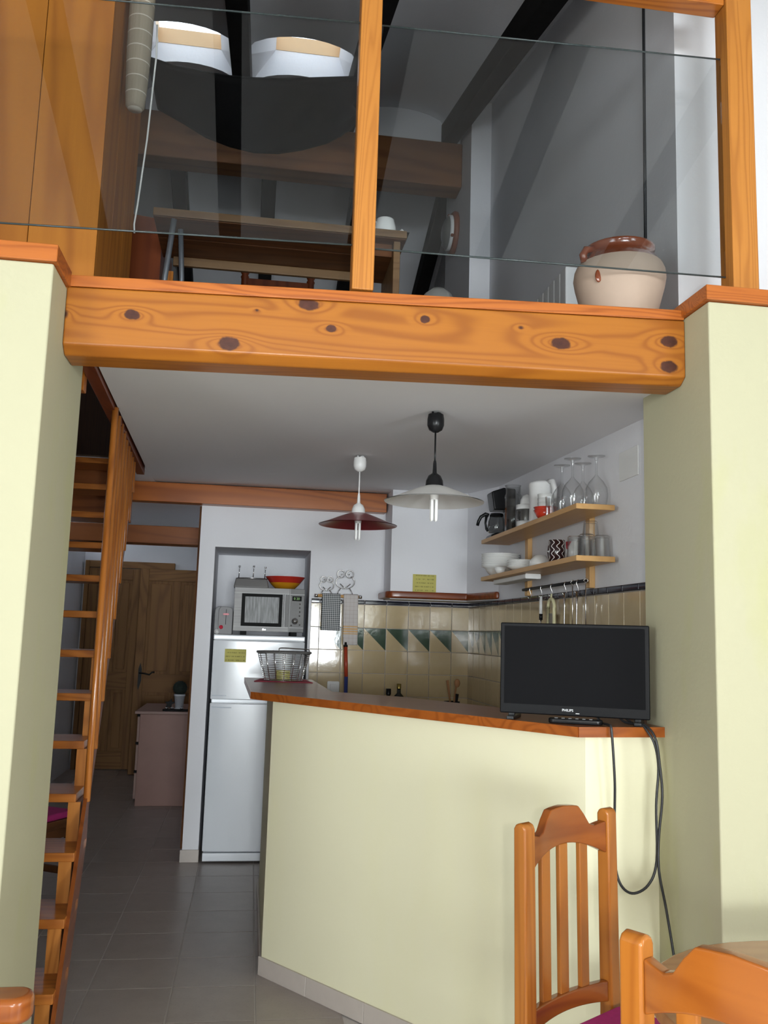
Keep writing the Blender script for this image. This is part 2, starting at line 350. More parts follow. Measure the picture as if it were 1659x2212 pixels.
n = t.noise(t.vmath('MULTIPLY', v, (160, 1, 20)), 1, 2); q = t.math('MULTIPLY', t.math('MULTIPLY', rows, t.math('GREATER_THAN', n, .46)), t.math('LESS_THAN', t.math('ABSOLUTE', x), .062))
t.set(t.mix(t.math('MULTIPLY', q, .6), (.52, .47, .12), (.12, .11, .02)), .7)
t = NT('net_black'); v = t.obj(); n = t.noise(t.vmath('MULTIPLY', v, (260, 260, 120)), 1, 2); n2 = t.noise(v, 3, 3)
t.set(t.mix(t.math('MULTIPLY', t.ramp(n, [(.58, 0.0), (.72, 1.0)]), .5), (.012, .012, .013), t.mix(n2, (.02, .02, .022), (.055, .055, .06))), .85, spec=.2)
tr = t.node('ShaderNodeBsdfTransparent'); mx = t.node('ShaderNodeMixShader'); mx.inputs[0].default_value = .0
t.link(t.b.outputs[0], mx.inputs[1]); t.link(tr.outputs[0], mx.inputs[2]); t.link(mx.outputs[0], t.n['Material Output'].inputs[0])
t = NT('oven_window'); v = t.obj(); n = t.noise(t.vmath('MULTIPLY', v, (90, 1, 9)), 1, 3); t.set(t.ramp(n, [(.3, (.10, .10, .10)), (.7, (.32, .33, .33))]), .4, .0, .3)
t = NT('straw_roll'); v = t.obj(); x, y, z = t.sep(v); rows = t.math('LESS_THAN', t.math('FRACT', t.math('MULTIPLY', z, 17.0)), .07)
t.set(t.mix(rows, t.mix(t.noise(t.vmath('MULTIPLY', v, (120, 120, 3)), 1, 2), (.20, .17, .12), (.34, .29, .22)), (.50, .47, .40)), .85)
# ---------------------------------------------------------------- SETTING
XR, XL, YF, YB = 1.33, -.576, 2.385, 2.87          # inner faces of the two piers, their front and back
KX, BY, ZU = 1.472, 5.90, 2.46                     # kitchen right wall, back wall, loft floor level
def roofz(y): return 4.95+.27*(max(y, 0)-5.76) if y <= 5.85 else 4.974-.40*(y-5.85)
# floor: bed of grout with the tiles laid in it
fl_ = struct('floor', MB().box(-2.4, 2.8, -13.5, 10, -.1, -.004), 'grout')
me_t = None
x0, y0, T = -.24518, 3.90545, 1/3
for j in range(-3, 18):
    for i in range(-5, 2):
        cx, cy = x0+(i+.5)*T, y0+(j+.5)*T
        if cx < -1.75 or cy > 9.6: continue
        if me_t is None:
            h = T/2-.0033; me_t = build('floor_tile', MB().box(-h, h, -h, h, -.004, 0), 'floor_tile', None, loc=(0, 0, 0)); ob = me_t
        else: ob = me_t.copy(); C.objects.link(ob)
        ob.parent = fl_; ob.location = Vector((cx, cy, 0))-wpos(fl_)
# living-room floor in front of the tiles shown (out of view; toned pale to bounce light onto the ceiling)
struct('floor_living', MB().box(-2.4, 2.8, -13.5, y0-3*T-.003, -.004, 0), 'floor_pale')
# piers / half-height front walls
struct('wall_front_left', MB().box(-2.4, XL, YF, YB, 0, 2.42), 'cream_wall', bevel=.006)
struct('wall_front_right', MB().box(XR, 2.8, YF+.02, YB, 0, 2.487), 'cream_wall', bevel=.006)
o = struct('trim_1', MB().box(-2.4, XL+.010, YF-.012, 2.56, 2.421, 2.470), 'cap_x', bevel=.003)
o = struct('trim_2', MB().box(XR-.012, 2.8, YF+.006, YB, 2.488, 2.535), 'cap_x', bevel=.003)
# front beam with its knots, board on top
bm = thing('front_beam', 'varnished orange pine beam with dark knots spanning between the yellow piers', 'beam', (.377, 2.62, 2.25))
m = MB()
def bz(x, zl, zr): return zl+(zr-zl)*(x-XL)/(XR-XL)
m.add([(XL, 2.552, 2.250), (XL, 2.552, 2.4225), (XL, 2.69, 2.4225), (XL, 2.69, 2.225), (XL, 2.585, 2.225), (XR, 2.552, 2.290), (XR, 2.552, 2.4775), (XR, 2.69, 2.4775), (XR, 2.69, 2.268), (XR, 2.585, 2.268)],
      [(0, 1, 2, 3, 4), (9, 8, 7, 6, 5), (0, 5, 6, 1), (1, 6, 7, 2), (2, 7, 8, 3), (3, 8, 9, 4), (4, 9, 5, 0)])
build('beam', m, 'beam_wood', bm, bevel=.006)
m = MB(); m.add([(XL+.001, y, z) for y, z in ((2.553, 2.424), (2.553, 2.459), (2.76, 2.459), (2.76, 2.424))]+[(XR-.001, y, z) for y, z in ((2.553, 2.479), (2.553, 2.513), (2.76, 2.513), (2.76, 2.479))],
      [(0, 1, 2, 3), (7, 6, 5, 4), (0, 4, 5, 1), (1, 5, 6, 2), (2, 6, 7, 3), (3, 7, 4, 0)])
build('top_board', m, 'cap_x', bm, bevel=.003)
# kitchen right wall, kitchen back wall with the fridge niche
struct('wall_right', MB().box(KX, 1.72, YB, 6.7, 0, ZU), 'white_wall')
m = MB(); WT = 2.40
m.box(-.36, -.259, BY, 6.55, 0, WT).box(-.259, .373, BY, 6.55, 1.993, WT).box(.373, KX, BY, 6.55, 0, WT).box(-.36, KX, 6.55, 6.65, 0, WT)
struct('wall_back', m, 'white_wall')
struct('baseboard_1', MB().box(-.372, -.255, BY-.012, 6.1, 0, .075), 'skirt', bevel=.002)
# hall
struct('wall_hall_right', MB().box(-.36, -.30, 6.65, 9.7, 0, WT), 'white_wall')
struct('wall_hall_left', MB().box(-1.9, -1.77, YB, 9.7, 0, 2.30), 'white_wall')
struct('wall_hall_end', MB().box(-1.9, -.30, 9.66, 9.8, 0, WT), 'white_wall')
struct('trim_6', MB().box(-.374, -.3605, 5.925, 6.06, .076, 2.26), 'dark_z')
# kitchen ceiling / loft slab
def cz(y): return 2.305+.031*(y-2.9)
m = MB(); P = [(-.532, 2.69), (KX, 2.69), (KX, 6.6), (-.66, 6.6), (-.66, 5.36)]
m.add([(x, y, cz(y)) for x, y in P]+[(x, y, ZU-.012) for x, y in P], [(4, 3, 2, 1, 0), (5, 6, 7, 8, 9)]+[(i, (i+1) % 5, 5+(i+1) % 5, 5+i) for i in range(5)])
struct('ceiling', m, 'ceiling_white')
struct('ceiling_hall', MB().box(-1.9, -.662, 5.36, 6.6, 2.39, ZU-.012).box(-1.9, -.3, 6.6, 9.8, 2.40, ZU-.012).box(-1.9, -1.16, YB, 5.36, 2.33, ZU), 'ceiling_white')
struct('floor_loft', MB().prism([(-.60, 2.78), (KX-.001, 2.78), (KX-.001, 8.9), (-1.159, 8.9), (-1.159, 5.37), (-.73, 5.37)], ZU-.0115, ZU), 'loft_floor')
m = MB(); a, b = Vector((-.545, 2.875)), Vector((-.676, 5.36)); nn = Vector((-1, -.05))
pts = [a, b, b+nn*.045, a+nn*.045]
m.add([(p.x, p.y, 2.288+.0275*(p.y-2.875)) for p in pts]+[(p.x, p.y, 2.50) for p in pts], [(0, 1, 2, 3), (7, 6, 5, 4)]+[(i, 4+i, 4+(i+1) % 4, (i+1) % 4) for i in range(4)])
struct('trim_3', m, 'trim_red', bevel=.002)
struct('trim_7', MB().box(-1.159, -.735, 5.325, 5.358, 2.06, 2.388), 'hallbeam_x', bevel=.003)
struct('trim_4', MB().box(-1.16, -.60, 3.02, 3.07, 2.24, 2.40), 'orange_x', bevel=.003)
tag(build('back_beam', MB().box(-.86, .862, 5.80, BY-.001, 2.262, 2.389), 'backbeam_x', bevel=.004), 'orange brown wooden beam above the fridge niche, just under the white ceiling', 'beam')
tag(build('hall_beam', MB().box(-1.768, -.362, 6.95, 7.15, 2.095, 2.232), 'hallbeam_x', bevel=.004), 'dark knotty wooden beam crossing the hallway in front of the door', 'beam')
# chimney breast of the hood
m = MB(); pp = [(.872, BY), (.872, 5.61), (1.375, 5.61), (KX, 5.20), (KX, BY)]; m.prism(pp, 1.679, 2.394)
struct('wall_hood', m, 'white_wall')
sh = [(.835, 5.62), (.84, 5.585), (.87, 5.555), (.93, 5.545), (1.362, 5.545), (1.445, 5.18), (KX-.001, 5.17), (KX-.001, 5.898), (.835, 5.898)]
struct('trim_5', MB().prism(sh, 1.683, 1.728), 'mantle_x', bevel=.010)
# tiles of the back and right wall: each one a piece, bed behind
bedb = struct('wall_back_tiling', MB().box(.388, KX-.008, BY-.004, BY, .86, 1.676), 'grout')
bedr = struct('wall_right_tiling', MB().box(KX-.004, KX, YB, BY, .86, 1.676), 'grout')
rows = [(.894, 1.044), (1.044, 1.192), (1.192, 1.343), (1.343, 1.490), (1.490, 1.646)]
proto = {}
def wtile(kind, par, loc, rot, w, h):
    nm, mt, ww, hh, th = {'b': ('wall_tile', 'tile_beige', .15, .15, .009), 'g': ('wall_tile', 'tile_green', .15, .15, .009), 'n': ('edge_tile', 'navy', .15, .030, .016)}[kind]
    if kind not in proto:
        mb = MB().box(-ww/2, ww/2, -th, 0, -hh/2, hh/2)
        ob = build(nm, mb, mt, None, bevel=.004 if kind == 'n' else .002, loc=(0, 0, 0), seg=2); proto[kind] = ob
    else: ob = proto[kind].copy(); C.objects.link(ob)
    ob.parent = par; ob.location = Vector(loc)-wpos(par); ob.rotation_euler = (0, 0, rot); ob.scale = ((w-.003)/ww, 1, (h-.003)/hh)
xs = [.388, .445, .595, .745, .895, 1.045, 1.193, 1.343, KX-.008]
for i in range(len(xs)-1):
    w = xs[i+1]-xs[i]; cx = (xs[i]+xs[i+1])/2
    for k, (z0, z1) in enumerate(rows): wtile('g' if k == 3 else 'b', bedb, (cx, BY-.004, (z0+z1)/2), 0, w, z1-z0)
    wtile('n', bedb, (cx, BY-.004, 1.661), 0, w, .030)
yy = BY-.009
while yy > YB+.02:
    w = min(.15, yy-YB); cy = yy-w/2
    for k, (z0, z1) in enumerate(rows): wtile('g' if k == 3 else 'b', bedr, (KX-.004, cy, (z0+z1)/2), -PI/2, w, z1-z0)
    wtile('n', bedr, (KX-.004, cy, 1.661), -PI/2, w, .030); yy -= .15
# bar counter: yellow wall, angled slab
d = Vector((.604, -.797)); W0 = Vector((.113, 4.019)); W1 = Vector((1.071, 2.755)); W2 = Vector((XR, 2.79)); nrm = Vector((.797, .604))
cw = [tuple(W0), tuple(W1), tuple(W2), (XR, 2.868), (KX-.001, 2.872), (KX-.001, 2.91), (1.13, 2.90), tuple(W0+nrm*.12+Vector((0, .05))), (.233, 5.21), (.113, 5.21)]
struct('wall_counter', MB().prism(cw, 0, 1.150), 'cream_counter')
sb = thing('bar_counter', 'angled wooden bar counter top on the low yellow wall, under the television', 'counter', (.55, 3.9, 1.151))
sp = [(.016, 4.035), (1.028, 2.703), (XR-.001, 2.738), (XR-.001, 2.871), (KX-.012, 2.873), (KX-.012, 3.10), (1.20, 3.06), (.965, 3.433), (.676, 3.903), (.387, 4.148), (.362, 5.20), (-.02, 5.25)]
build('slab', MB().prism(sp, 1.1515, 1.1815), 'slab_top', sb)
def strip(p, q, th=.004):
    p, q = Vector(p), Vector(q); dd = (q-p).normalized(); n2 = Vector((dd.y, -dd.x)); return [tuple(p), tuple(q), tuple(q+n2*th), tuple(p+n2*th)]
build('edge_strip', MB().prism(strip(sp[0], sp[1]), 1.1505, 1.1820), 'slab_front', sb)
build('edge_strip', MB().prism(strip(sp[1], sp[2]), 1.1505, 1.1820), 'slab_front', sb)
build('edge_strip', MB().prism(strip(sp[11], sp[0]), 1.1505, 1.1820), 'slab_front', sb)
bb = thing('skirting', 'row of beige skirting tiles along the foot of the yellow bar wall', 'skirting', (.55, 3.4, 0))
q = W0.copy(); L = (W1-W0).length; s0 = 0
for k, s1 in enumerate((.30, .633, .966, 1.299, L)):
    a, b = W0+d*(s0+.0015 if k else -.010), W0+d*(s1-.0015); build('skirting_tile', MB().prism([tuple(a), tuple(b), tuple(b-nrm*.009), tuple(a-nrm*.009)], 0, .075), 'skirt', bb, bevel=.0015); s0 = s1
for k in range(4):
    y_ = 4.02+k*.30; build('skirting_tile', MB().box(.103, .1125, y_+.0015, y_+.2985, 0, .075), 'skirt', bb, bevel=.0015)
# loft
struct('wall_loft_right', MB().prism([(YB+.10, ZU), (9.0, ZU), (9.0, 4.2), (5.85, 5.5), (YB+.10, 4.6)], KX, 1.72, 'X'), 'white_wall')
struct('wall_loft_pier', MB().prism([(5.50, ZU), (6.28, ZU), (6.28, 5.2), (5.50, 5.25)], XR, KX-.001, 'X'), 'white_wall')
struct('wall_loft_front', MB().prism([(KX, ZU), (2.8, ZU), (2.8, 4.55), (KX, 4.55)], YB, YB+.10, 'Y'), 'white_wall')
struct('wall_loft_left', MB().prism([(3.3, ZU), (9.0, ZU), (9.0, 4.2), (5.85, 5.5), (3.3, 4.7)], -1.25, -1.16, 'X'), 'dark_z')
struct('wall_loft_gable', MB().box(-1.25, 1.6, 5.84, 5.86, 4.95, 5.5), 'roof_white')
struct('wall_loft_back', MB().box(-1.25, 1.72, 8.9, 9.0, ZU, 4.4), 'white_wall')
# wooden closet panels, board by board
cl = thing('closet_panel', 'orange pine plank partition rising behind the left yellow pier', 'partition', (-.571, 3.2, ZU))
for k in range(8):
    xa = -.571-(k+1)*.22+.001; build('plank', MB().box(xa, xa+.218, 2.90, 2.925, 2.472, 4.17), 'panel_z', cl, bevel=.0015)
for k in range(3):
    ya = 2.926+k*.232; build('plank', MB().box(-.596, -.572, ya, ya+.230, 2.472, 4.18), 'panel_z', cl, bevel=.0015)
# roof vaults between rafters, two skylight openings
FX = [-3.14, -2.41, -1.68, -.95, -.22, .50, 1.25, 1.98, 2.71, 3.44]; BXs = [-1.38, -.70, -.03, .655, 1.33, 2.0]; NA = 10
def vault(xa, xb, u, y): return (xa+(xb-xa)*u, y, roofz(y)+.085+.165*math.sqrt(max(0, 1-(2*u-1)**2)))
SY0, SY1 = 4.84, 5.45
m = MB()
for xa, xb in zip(FX[:-1], FX[1:]):
    hole = xa in (-.95, -.22)
    for ya, yb in ((-13.5, 0), (0, SY0), (SY0, SY1), (SY1, 5.85)):
        if hole and ya == SY0: continue
        m.grid(lambda u, w: vault(xa, xb, u, ya+(yb-ya)*(1-w)), NA, 1)
for xa, xb in zip(BXs[:-1], BXs[1:]): m.grid(lambda u, w: vault(xa, xb, u, 5.85+3.2*(1-w)), NA, 1)
struct('ceiling_roof', m, 'roof_white')
for k, (xa, xb, tx0, tx1, zt) in enumerate(((-.95, -.22, -.783, -.380, 5.235), (-.22, .50, -.024, .397, 5.282))):
    wn = thing('window_%d' % (k+1), '', ''); del wn['label']; del wn['category']; wn['kind'] = 'structure'; wn.location = ((xa+xb)/2, 5.05, 4.9)
    m = MB(); TY0, TY1 = 4.93, SY1
    for y_, ty in ((SY0, TY0), (SY1, TY1)):
        m.grid(lambda u, w: tuple(Vector(vault(xa, xb, u, y_))*(1-w)+Vector((tx0+(tx1-tx0)*u, ty, zt))*w), NA, 1, smooth=False)
    for u_, tx in ((0, tx0), (1, tx1)):
        m.grid(lambda u, w: tuple(Vector(vault(xa, xb, u_, SY0+(SY1-SY0)*u))*(1-w)+Vector((tx, TY0+(TY1-TY0)*u, zt))*w), 1, 1, smooth=False)
    build('shaft', m, 'white_wall', wn)
    fz0, fz1 = zt, zt+.105
    build('window_frame', MB().box(tx0, tx1, TY1-.002, TY1+.04, fz0, fz1), 'frame_pine', wn)
    build('window_frame', MB().box(tx0, tx1, TY0-.04, TY0+.002, fz0, fz1), 'frame_pine', wn)
    build('window_frame', MB().box(tx0-.04, tx0, TY0-.04, TY1+.04, fz0, fz1), 'frame_pine', wn)
    build('window_frame', MB().box(tx1, tx1+.04, TY0-.04, TY1+.04, fz0, fz1), 'frame_pine', wn)
    build('pane', MB().box(tx0-.02, tx1+.02, TY0-.02, TY1+.02, fz1, fz1+.006), 'drink_glass', wn)
# living-room shell behind the camera
struct('wall_living_left', MB().box(-2.5, -2.4, -13.5, YF, 0, 4.3), 'living_wall'); struct('wall_living_right', MB().box(2.8, 2.9, -13.5, YB+.1, 0, 4.6), 'living_wall')
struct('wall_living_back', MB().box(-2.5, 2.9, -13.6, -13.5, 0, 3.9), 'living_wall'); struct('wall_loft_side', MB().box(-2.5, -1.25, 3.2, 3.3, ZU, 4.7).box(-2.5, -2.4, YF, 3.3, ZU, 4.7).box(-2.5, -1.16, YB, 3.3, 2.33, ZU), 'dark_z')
# rafters and ridge
GR = 'dark rafters of the loft roof'
RL = {-.95: 'black roof rafter beside the rolled straw blind', -.22: 'black roof rafter running between the two roof windows', .49: 'black roof rafter passing behind the slim pine post', 1.24: 'black roof rafter next to the right loft wall'}
for x in (-2.41, -1.68, -.95, -.22, .49, 1.24, 1.98):
    m = MB(); m.prism([(-13.4, roofz(-3.3)), (0, roofz(0)), (5.83, roofz(5.83)), (5.83, roofz(5.83)+.15), (0, roofz(0)+.15), (-13.4, roofz(-3.3)+.15)], x-.055, x+.055, 'X')
    tag(build('roof_rafter', m, 'rafter_dark', bevel=.006), RL.get(x, 'black roof rafter over the living room outside the loft'), 'rafter', GR)
for x in (-.70, -.03, .655, 1.33):
    m = MB(); m.prism([(5.86, roofz(5.86)), (8.9, roofz(8.9)), (8.9, roofz(8.9)+.15), (5.86, roofz(5.86)+.15)], x-.055, x+.055, 'X')
    tag(build('roof_rafter', m, 'rafter_dark', bevel=.006), 'black rafter sloping down behind the ridge beam, '+{-.70: 'above the reddish cabinet', -.03: 'above the middle of the loft table', .655: 'hidden behind the slim pine post', 1.33: 'beside the round wall lamp'}[x], 'rafter', 'rafters behind the ridge beam')
tag(build('ridge_beam', MB().box(-1.16, XR-.001, 5.76, 5.94, 4.616, 4.948), 'ridge_x', bevel=.008), 'thick brown knotty ridge beam under the loft roof', 'beam')
# ---------------------------------------------------------------- STAIR
R_, S_, H0, Y0 = .1725, .1646, .310, 3.0415
st = thing('staircase', 'steep open wooden stair climbing behind the left yellow pier', 'staircase', (-.85, 3.9, 0))
XS0, XS1 = -1.12, -.548
def sk(y): return -.0745*(y-3.0415)          # the flight runs slightly away from the kitchen as it climbs
for k in range(-1, 13):
    y_, h = Y0+S_*k, H0+R_*k; dx = sk(y_)
    build('tread', MB().box(XS0, XS1+dx-(.03 if k > 2 else .004), y_+.001, y_+.235, h-.031, h), 'stair_x', st, bevel=.003)
for xa, xb in ((-.605, -.560), (-1.11, -1.065)):
    poly = []
    for k in range(-1, 13):
        y_, h = Y0+S_*k, H0+R_*k
        poly += [(y_+.022, 0 if k == -1 else h-R_-.0315), (y_+.022, h-.0315)]
    poly += [(Y0+S_*12+.20, H0+R_*12-.0315), (Y0+S_*12+.20, H0+R_*12-.25), (Y0+.20, 0)]
    m = MB().prism(poly, xa, xb, 'X')
    if xa > -.7: m.v = [Vector((p.x+sk(p.y), p.y, p.z)) for p in m.v]
    build('stringer', m, 'stringer_y', st)
ou = []
for k in (-1, 3.4):
    ou.append((Y0+S_*k+.03, H0+R_*k-.012))
ou += [(ou[1][0]+.03, ou[1][1]-.25), (ou[0][0]+.19, 0.0), (ou[0][0], 0.0)]
m = MB().prism(ou, -.552, -.538, 'X'); m.v = [Vector((p.x+sk(p.y)-.0018*max(0, (p.y-3.6)/.1646), p.y, p.z)) for p in m.v]
build('outer_stringer', m, 'stringer_y', st)
for k in range(-1, 9):      # light front cuts of the saw-tooth stringer
    y_, h = Y0+S_*k, H0+R_*k; dx = sk(y_)
    build('riser_block', MB().box(-.606+dx, -.562+dx, y_+.012, y_+.0218, max(0, h-R_), h-.0315), 'stair_z', st)
for k in range(3, 12):
    y_, h = Y0+S_*k+.035, H0+R_*k; zt = 2.30+.0275*(y_-2.875)
    build('baluster', MB().lathe([(0, h-.034), (.012, h-.034), (.0135, h-.030), (.0135, zt), (0, zt)], (-.5805-.0122*(k-3), y_, 0), 10), 'rod_z', st)
# ---------------------------------------------------------------- LOFT BALUSTRADE
tag(build('loft_post', MB().box(.254, .322, 2.575, 2.645, 2.4985, 4.05), 'post_z', bevel=.004), 'slim pine post standing on the middle of the knotty beam', 'post')
tag(build('loft_post', MB().box(1.506, 1.598, 2.56, 2.64, 2.536, 4.05), 'post_z', bevel=.004), 'knotty pine post on the right yellow pier, beside the clay jar', 'post')
tag(build('loft_rail', MB().box(.323, 1.505, 2.57, 2.64, 3.630, 3.72), 'orange_x', bevel=.004), 'orange pine top rail above the glass, joined to the right post', 'rail')
def pane(name, x0, x1, zl0, zr0, zl1, zr1, label):
    m = MB(); y0_, y1_ = 2.604, 2.612
    m.add([(x0, y0_, zl0), (x1, y0_, zr0), (x1, y0_, zr1), (x0, y0_, zl1), (x0, y1_, zl0), (x1, y1_, zr0), (x1, y1_, zr1), (x0, y1_, zl1)], [(0, 1, 2, 3), (7, 6, 5, 4), (0, 4, 5, 1), (2, 6, 7, 3), (0, 3, 7, 4), (1, 5, 6, 2)])
    t = thing(name, label, 'glass pane', ((x0+x1)/2, 2.61, min(zl0, zr0)))
    build('pane', m, 'pane_glass', t)
    for za, zb in ((zl0, zr0), (zl1, zr1)):
        build('polished_edge', MB().tube([(x0, 2.608, za), (x1, 2.608, zb)], .0030, 6), 'glass_edge', t)
pane('balustrade_glass', -1.3, .253, 2.605, 2.654, 3.350, 3.415, 'clear glass balustrade pane in front of the pine plank partition')
pane('balustrade_glass', .323, 1.505, 2.648, 2.662, 3.415, 3.452, 'clear glass balustrade pane in front of the clay jar')
# clay jar
jr = thing('clay_jar', 'pale clay storage jar with brown glazed rim standing behind the glass', 'jar', (1.212, 2.79, ZU))
J = (1.212, 2.79, 0)
build('body', MB().lathe([(0, ZU), (.10, ZU), (.112, ZU+.06), (.135, ZU+.14), (.152, ZU+.205), (.158, ZU+.240), (.155, ZU+.262), (.147, ZU+.281)], J, 32), 'clay', jr)
build('rim', MB().lathe([(.1475, ZU+.2805), (.131, ZU+.303), (.118, ZU+.316), (.113, ZU+.328), (.121, ZU+.338), (.123, ZU+.346), (.112, ZU+.351), (.104, ZU+.345), (.100, ZU+.31)], J, 32), 'clay_glaze', jr)
build('handle', MB().tube([(J[0]-.140, J[1]-.035, ZU+.278), (J[0]-.148, J[1]-.04, ZU+.300), (J[0]-.138, J[1]-.04, ZU+.320), (J[0]-.110, J[1]-.035, ZU+.326)], .014, 8), 'clay_glaze', jr)
build('chip', MB().ball((J[0]-.116, J[1]-.098, ZU+.205), .012, (1, .5, 1.9)), 'clay_glaze', jr, label='brown glaze drip')
# radiator
rd = thing('radiator', 'white column radiator on the loft wall, half hidden by the clay jar', 'radiator', (1.43, 4.2, ZU))
for k in range(11):
    y_ = 3.80+k*.083; build('section', MB().box(1.385, 1.455, y_+.002, y_+.079, ZU+.08, 3.20), 'radiator', rd, bevel=.006)
build('pipe', MB().tube([(1.42, 3.81, ZU+.12), (1.42, 4.70, ZU+.12)], .012), 'radiator', rd)
for y_ in (3.9, 4.55): build('foot', MB().box(1.40, 1.44, y_, y_+.05, ZU, ZU+.08), 'radiator', rd)
tag(build('wall_cable', MB().tube([(1.466, 3.113, 4.10), (1.466, 3.118, 3.5), (1.466, 3.122, 2.9)], .006, 6), 'cable_black'), 'thin dark cable running straight down the loft wall behind the clay jar', 'cable')
# round wall lamp
wl = thing('bulkhead_lamp', 'round wall lamp with wooden ring on the loft pier below the ridge beam', 'lamp', (XR, 5.96, 4.36))
M90 = Matrix.Rotation(-PI/2, 4, 'Y'); LC = (XR-.001, 5.96, 4.36)
build('ring', MB().lathe([(.115, 0), (.155, 0), (.158, .02), (.145, .035), (.115, .035)], LC, 28, M90), 'wood_ring', wl)
build('collar', MB().lathe([(.128, .034), (.128, .055), (.118, .058)], LC, 28, M90), 'white_plastic', wl)
build('dome', MB().lathe([(.122, .05), (.105, .075), (.06, .092), (0, .096)], LC, 28, M90), 'lamp_glass', wl)
for a in (90, 210, 330): build('clip', MB().ball((LC[0]-.045, LC[1]+.135*math.cos(math.radians(a)), LC[2]+.135*math.sin(math.radians(a))), .012), 'wood_ring', wl)
# loft table with iron leg and teapot
tb = thing('loft_table', 'rustic dark plank table with front edge in a paler lit tone up in the loft', 'table', (.05, 3.82, ZU))
build('top_plank', MB().box(-.49, .588, 3.60, 3.80, 3.158, 3.193), 'dark_x', tb, bevel=.004)
build('top_plank', MB().box(-.49, .588, 3.803, 4.02, 3.158, 3.193), 'dark_x', tb, bevel=.004)
build('front_edge', MB().box(-.49, .588, 3.588, 3.5995, 3.160, 3.194), 'table_edge', tb, bevel=.003)
build('rail', MB().box(-.44, .46, 3.99, 4.012, 3.115, 3.1575), 'table_edge', tb, bevel=.003)
build('end_panel', MB().prism([(3.62, ZU), (3.99, ZU), (3.99, 3.1575), (3.62, 3.1575)], .535, .565, 'X'), 'table_edge', tb, bevel=.003)
build('batten', MB().box(.44, .534, 3.66, 3.96, 3.10, 3.1575), 'dark_x', tb)
build('iron_leg', MB().tube([(-.405, 3.61, 3.157), (-.43, 3.63, 2.9), (-.455, 3.66, ZU)], .013, 6).tube([(-.385, 3.70, 3.157), (-.372, 3.75, 2.95), (-.39, 3.72, ZU)], .012, 6), 'metal_grey', tb)
tp = thing('teapot', 'small white teapot on the end of the loft table beside the pine post', 'teapot', (.50, 3.66, 3.194))
TC = (.50, 3.66, 0)
build('body', MB().lathe([(0, 3.194), (.046, 3.194), (.050, 3.205), (.047, 3.235), (.042, 3.258), (.040, 3.262), (.040, 3.268), (0, 3.272)], TC, 20), 'ceramic', tp)
build('handle', MB().tube([(.458, 3.66, 3.258), (.440, 3.66, 3.256), (.434, 3.66, 3.238), (.440, 3.66, 3.215), (.454, 3.66, 3.208)], .006), 'ceramic', tp)
build('spout', MB().tube([(.545, 3.66, 3.205), (.562, 3.66, 3.212), (.580, 3.66, 3.226)], [.012, .010, .012]), 'ceramic', tp)
tag(build('black_sheet', MB().box(.44, .60, 3.60, 3.72, 3.1933, 3.1938), 'black_matte'), 'thin black sheet under the white teapot on the loft table', 'mat')  # very thin black sheet between teapot and table
# reddish cabinet at the table's end
cb = thing('red_cabinet', 'reddish brown wooden cabinet side at the end of the loft table', 'cabinet', (-.60, 4.2, ZU))
build('side', MB().prism([(-.655, ZU), (-.50, ZU), (-.50, 3.345), (-.655, 3.36)], 4.02, 4.05, 'Y'), 'cabinet_red', cb); build('body', MB().box(-.70, -.50, 4.055, 4.5, ZU, 3.33), 'cabinet_red', cb, bevel=.004)
build('stile', MB().box(-.468, -.44, 4.03, 4.06, ZU, 3.10), 'orange_z', cb)
# loft chair behind the table: just its two finials and top rail show
lc = thing('loft_chair', 'dark wooden chair behind the loft table showing two post tops', 'chair', (.055, 4.6, ZU))
for x_ in (-.12, .22):
    build('leg', MB().lathe([(0, ZU), (.015, ZU), (.018, ZU+.4), (.018, 3.25), (.022, 3.262), (.016, 3.272), (.024, 3.288), (.020, 3.306), (0, 3.312)], (x_, 4.42, 0), 12), 'cabinet_red', lc)
    build('leg', MB().lathe([(0, ZU), (.015, ZU), (.018, ZU+.42), (0, ZU+.42)], (x_, 4.80, 0), 12), 'cabinet_red', lc)
build('top_rail', MB().box(-.12, .22, 4.41, 4.43, 3.18, 3.255), 'cabinet_red', lc, bevel=.004); build('seat', MB().box(-.15, .25, 4.43, 4.83, ZU+.42, ZU+.45), 'cabinet_red', lc, bevel=.004)
# rolled straw blind with cord
rb = thing('rolled_blind', 'rolled up straw blind hanging beside the pine partition in the loft', 'blind', (-.513, 3.10, 3.32))
build('roll', MB().lathe([(0, 3.322), (.026, 3.324), (.034, 3.335), (.039, 3.40), (.044, 3.54), (.0465, 3.80), (.0465, 4.20), (0, 4.20)], (-.513, 3.10, 0), 20), 'straw_roll', rb)
build('cord', MB().tube([(-.455, 3.10, 3.67), (-.450, 3.10, 3.547), (-.462, 3.10, 3.215), (-.479, 3.10, 2.96), (-.486, 3.10, 2.882), (-.483, 3.10, 2.85)], .0035, 6), 'rope_white', rb)
# shade net under the skylights
def net(u, w):
    x = -.74+1.22*u; near = [4.65, 4.612, 4.598, 4.590, 4.596, 4.612, 4.635, 4.660, 4.685]; far = [4.775, 4.70, 4.615, 4.568, 4.545, 4.556, 4.600, 4.665, 4.77]
    i = min(7, int(u*8)); f = u*8-i; zn = near[i]*(1-f)+near[i+1]*f; zf = far[i]*(1-f)+far[i+1]*f
    y = 4.75+.72*w; sag = .05*math.sin(PI*w)*math.sin(PI*u)
    jag = .015*math.sin(w*23)*(u > .96)
    return (x*(1+.03*w)+jag, y, zn*(1-w)+zf*w-sag+.006*math.sin(x*31+w*9)*math.sin(PI*w))
nt = thing('shade_net', 'black shade net slung under the two roof windows', 'shade net', (-.13, 5.1, 4.55))
build('cloth', MB().grid(net, 40, 14), 'net_black', nt, solid=.003)
build('hem', MB().tube([net(i/24, 0) for i in range(25)], .006, 6), 'net_black', nt)
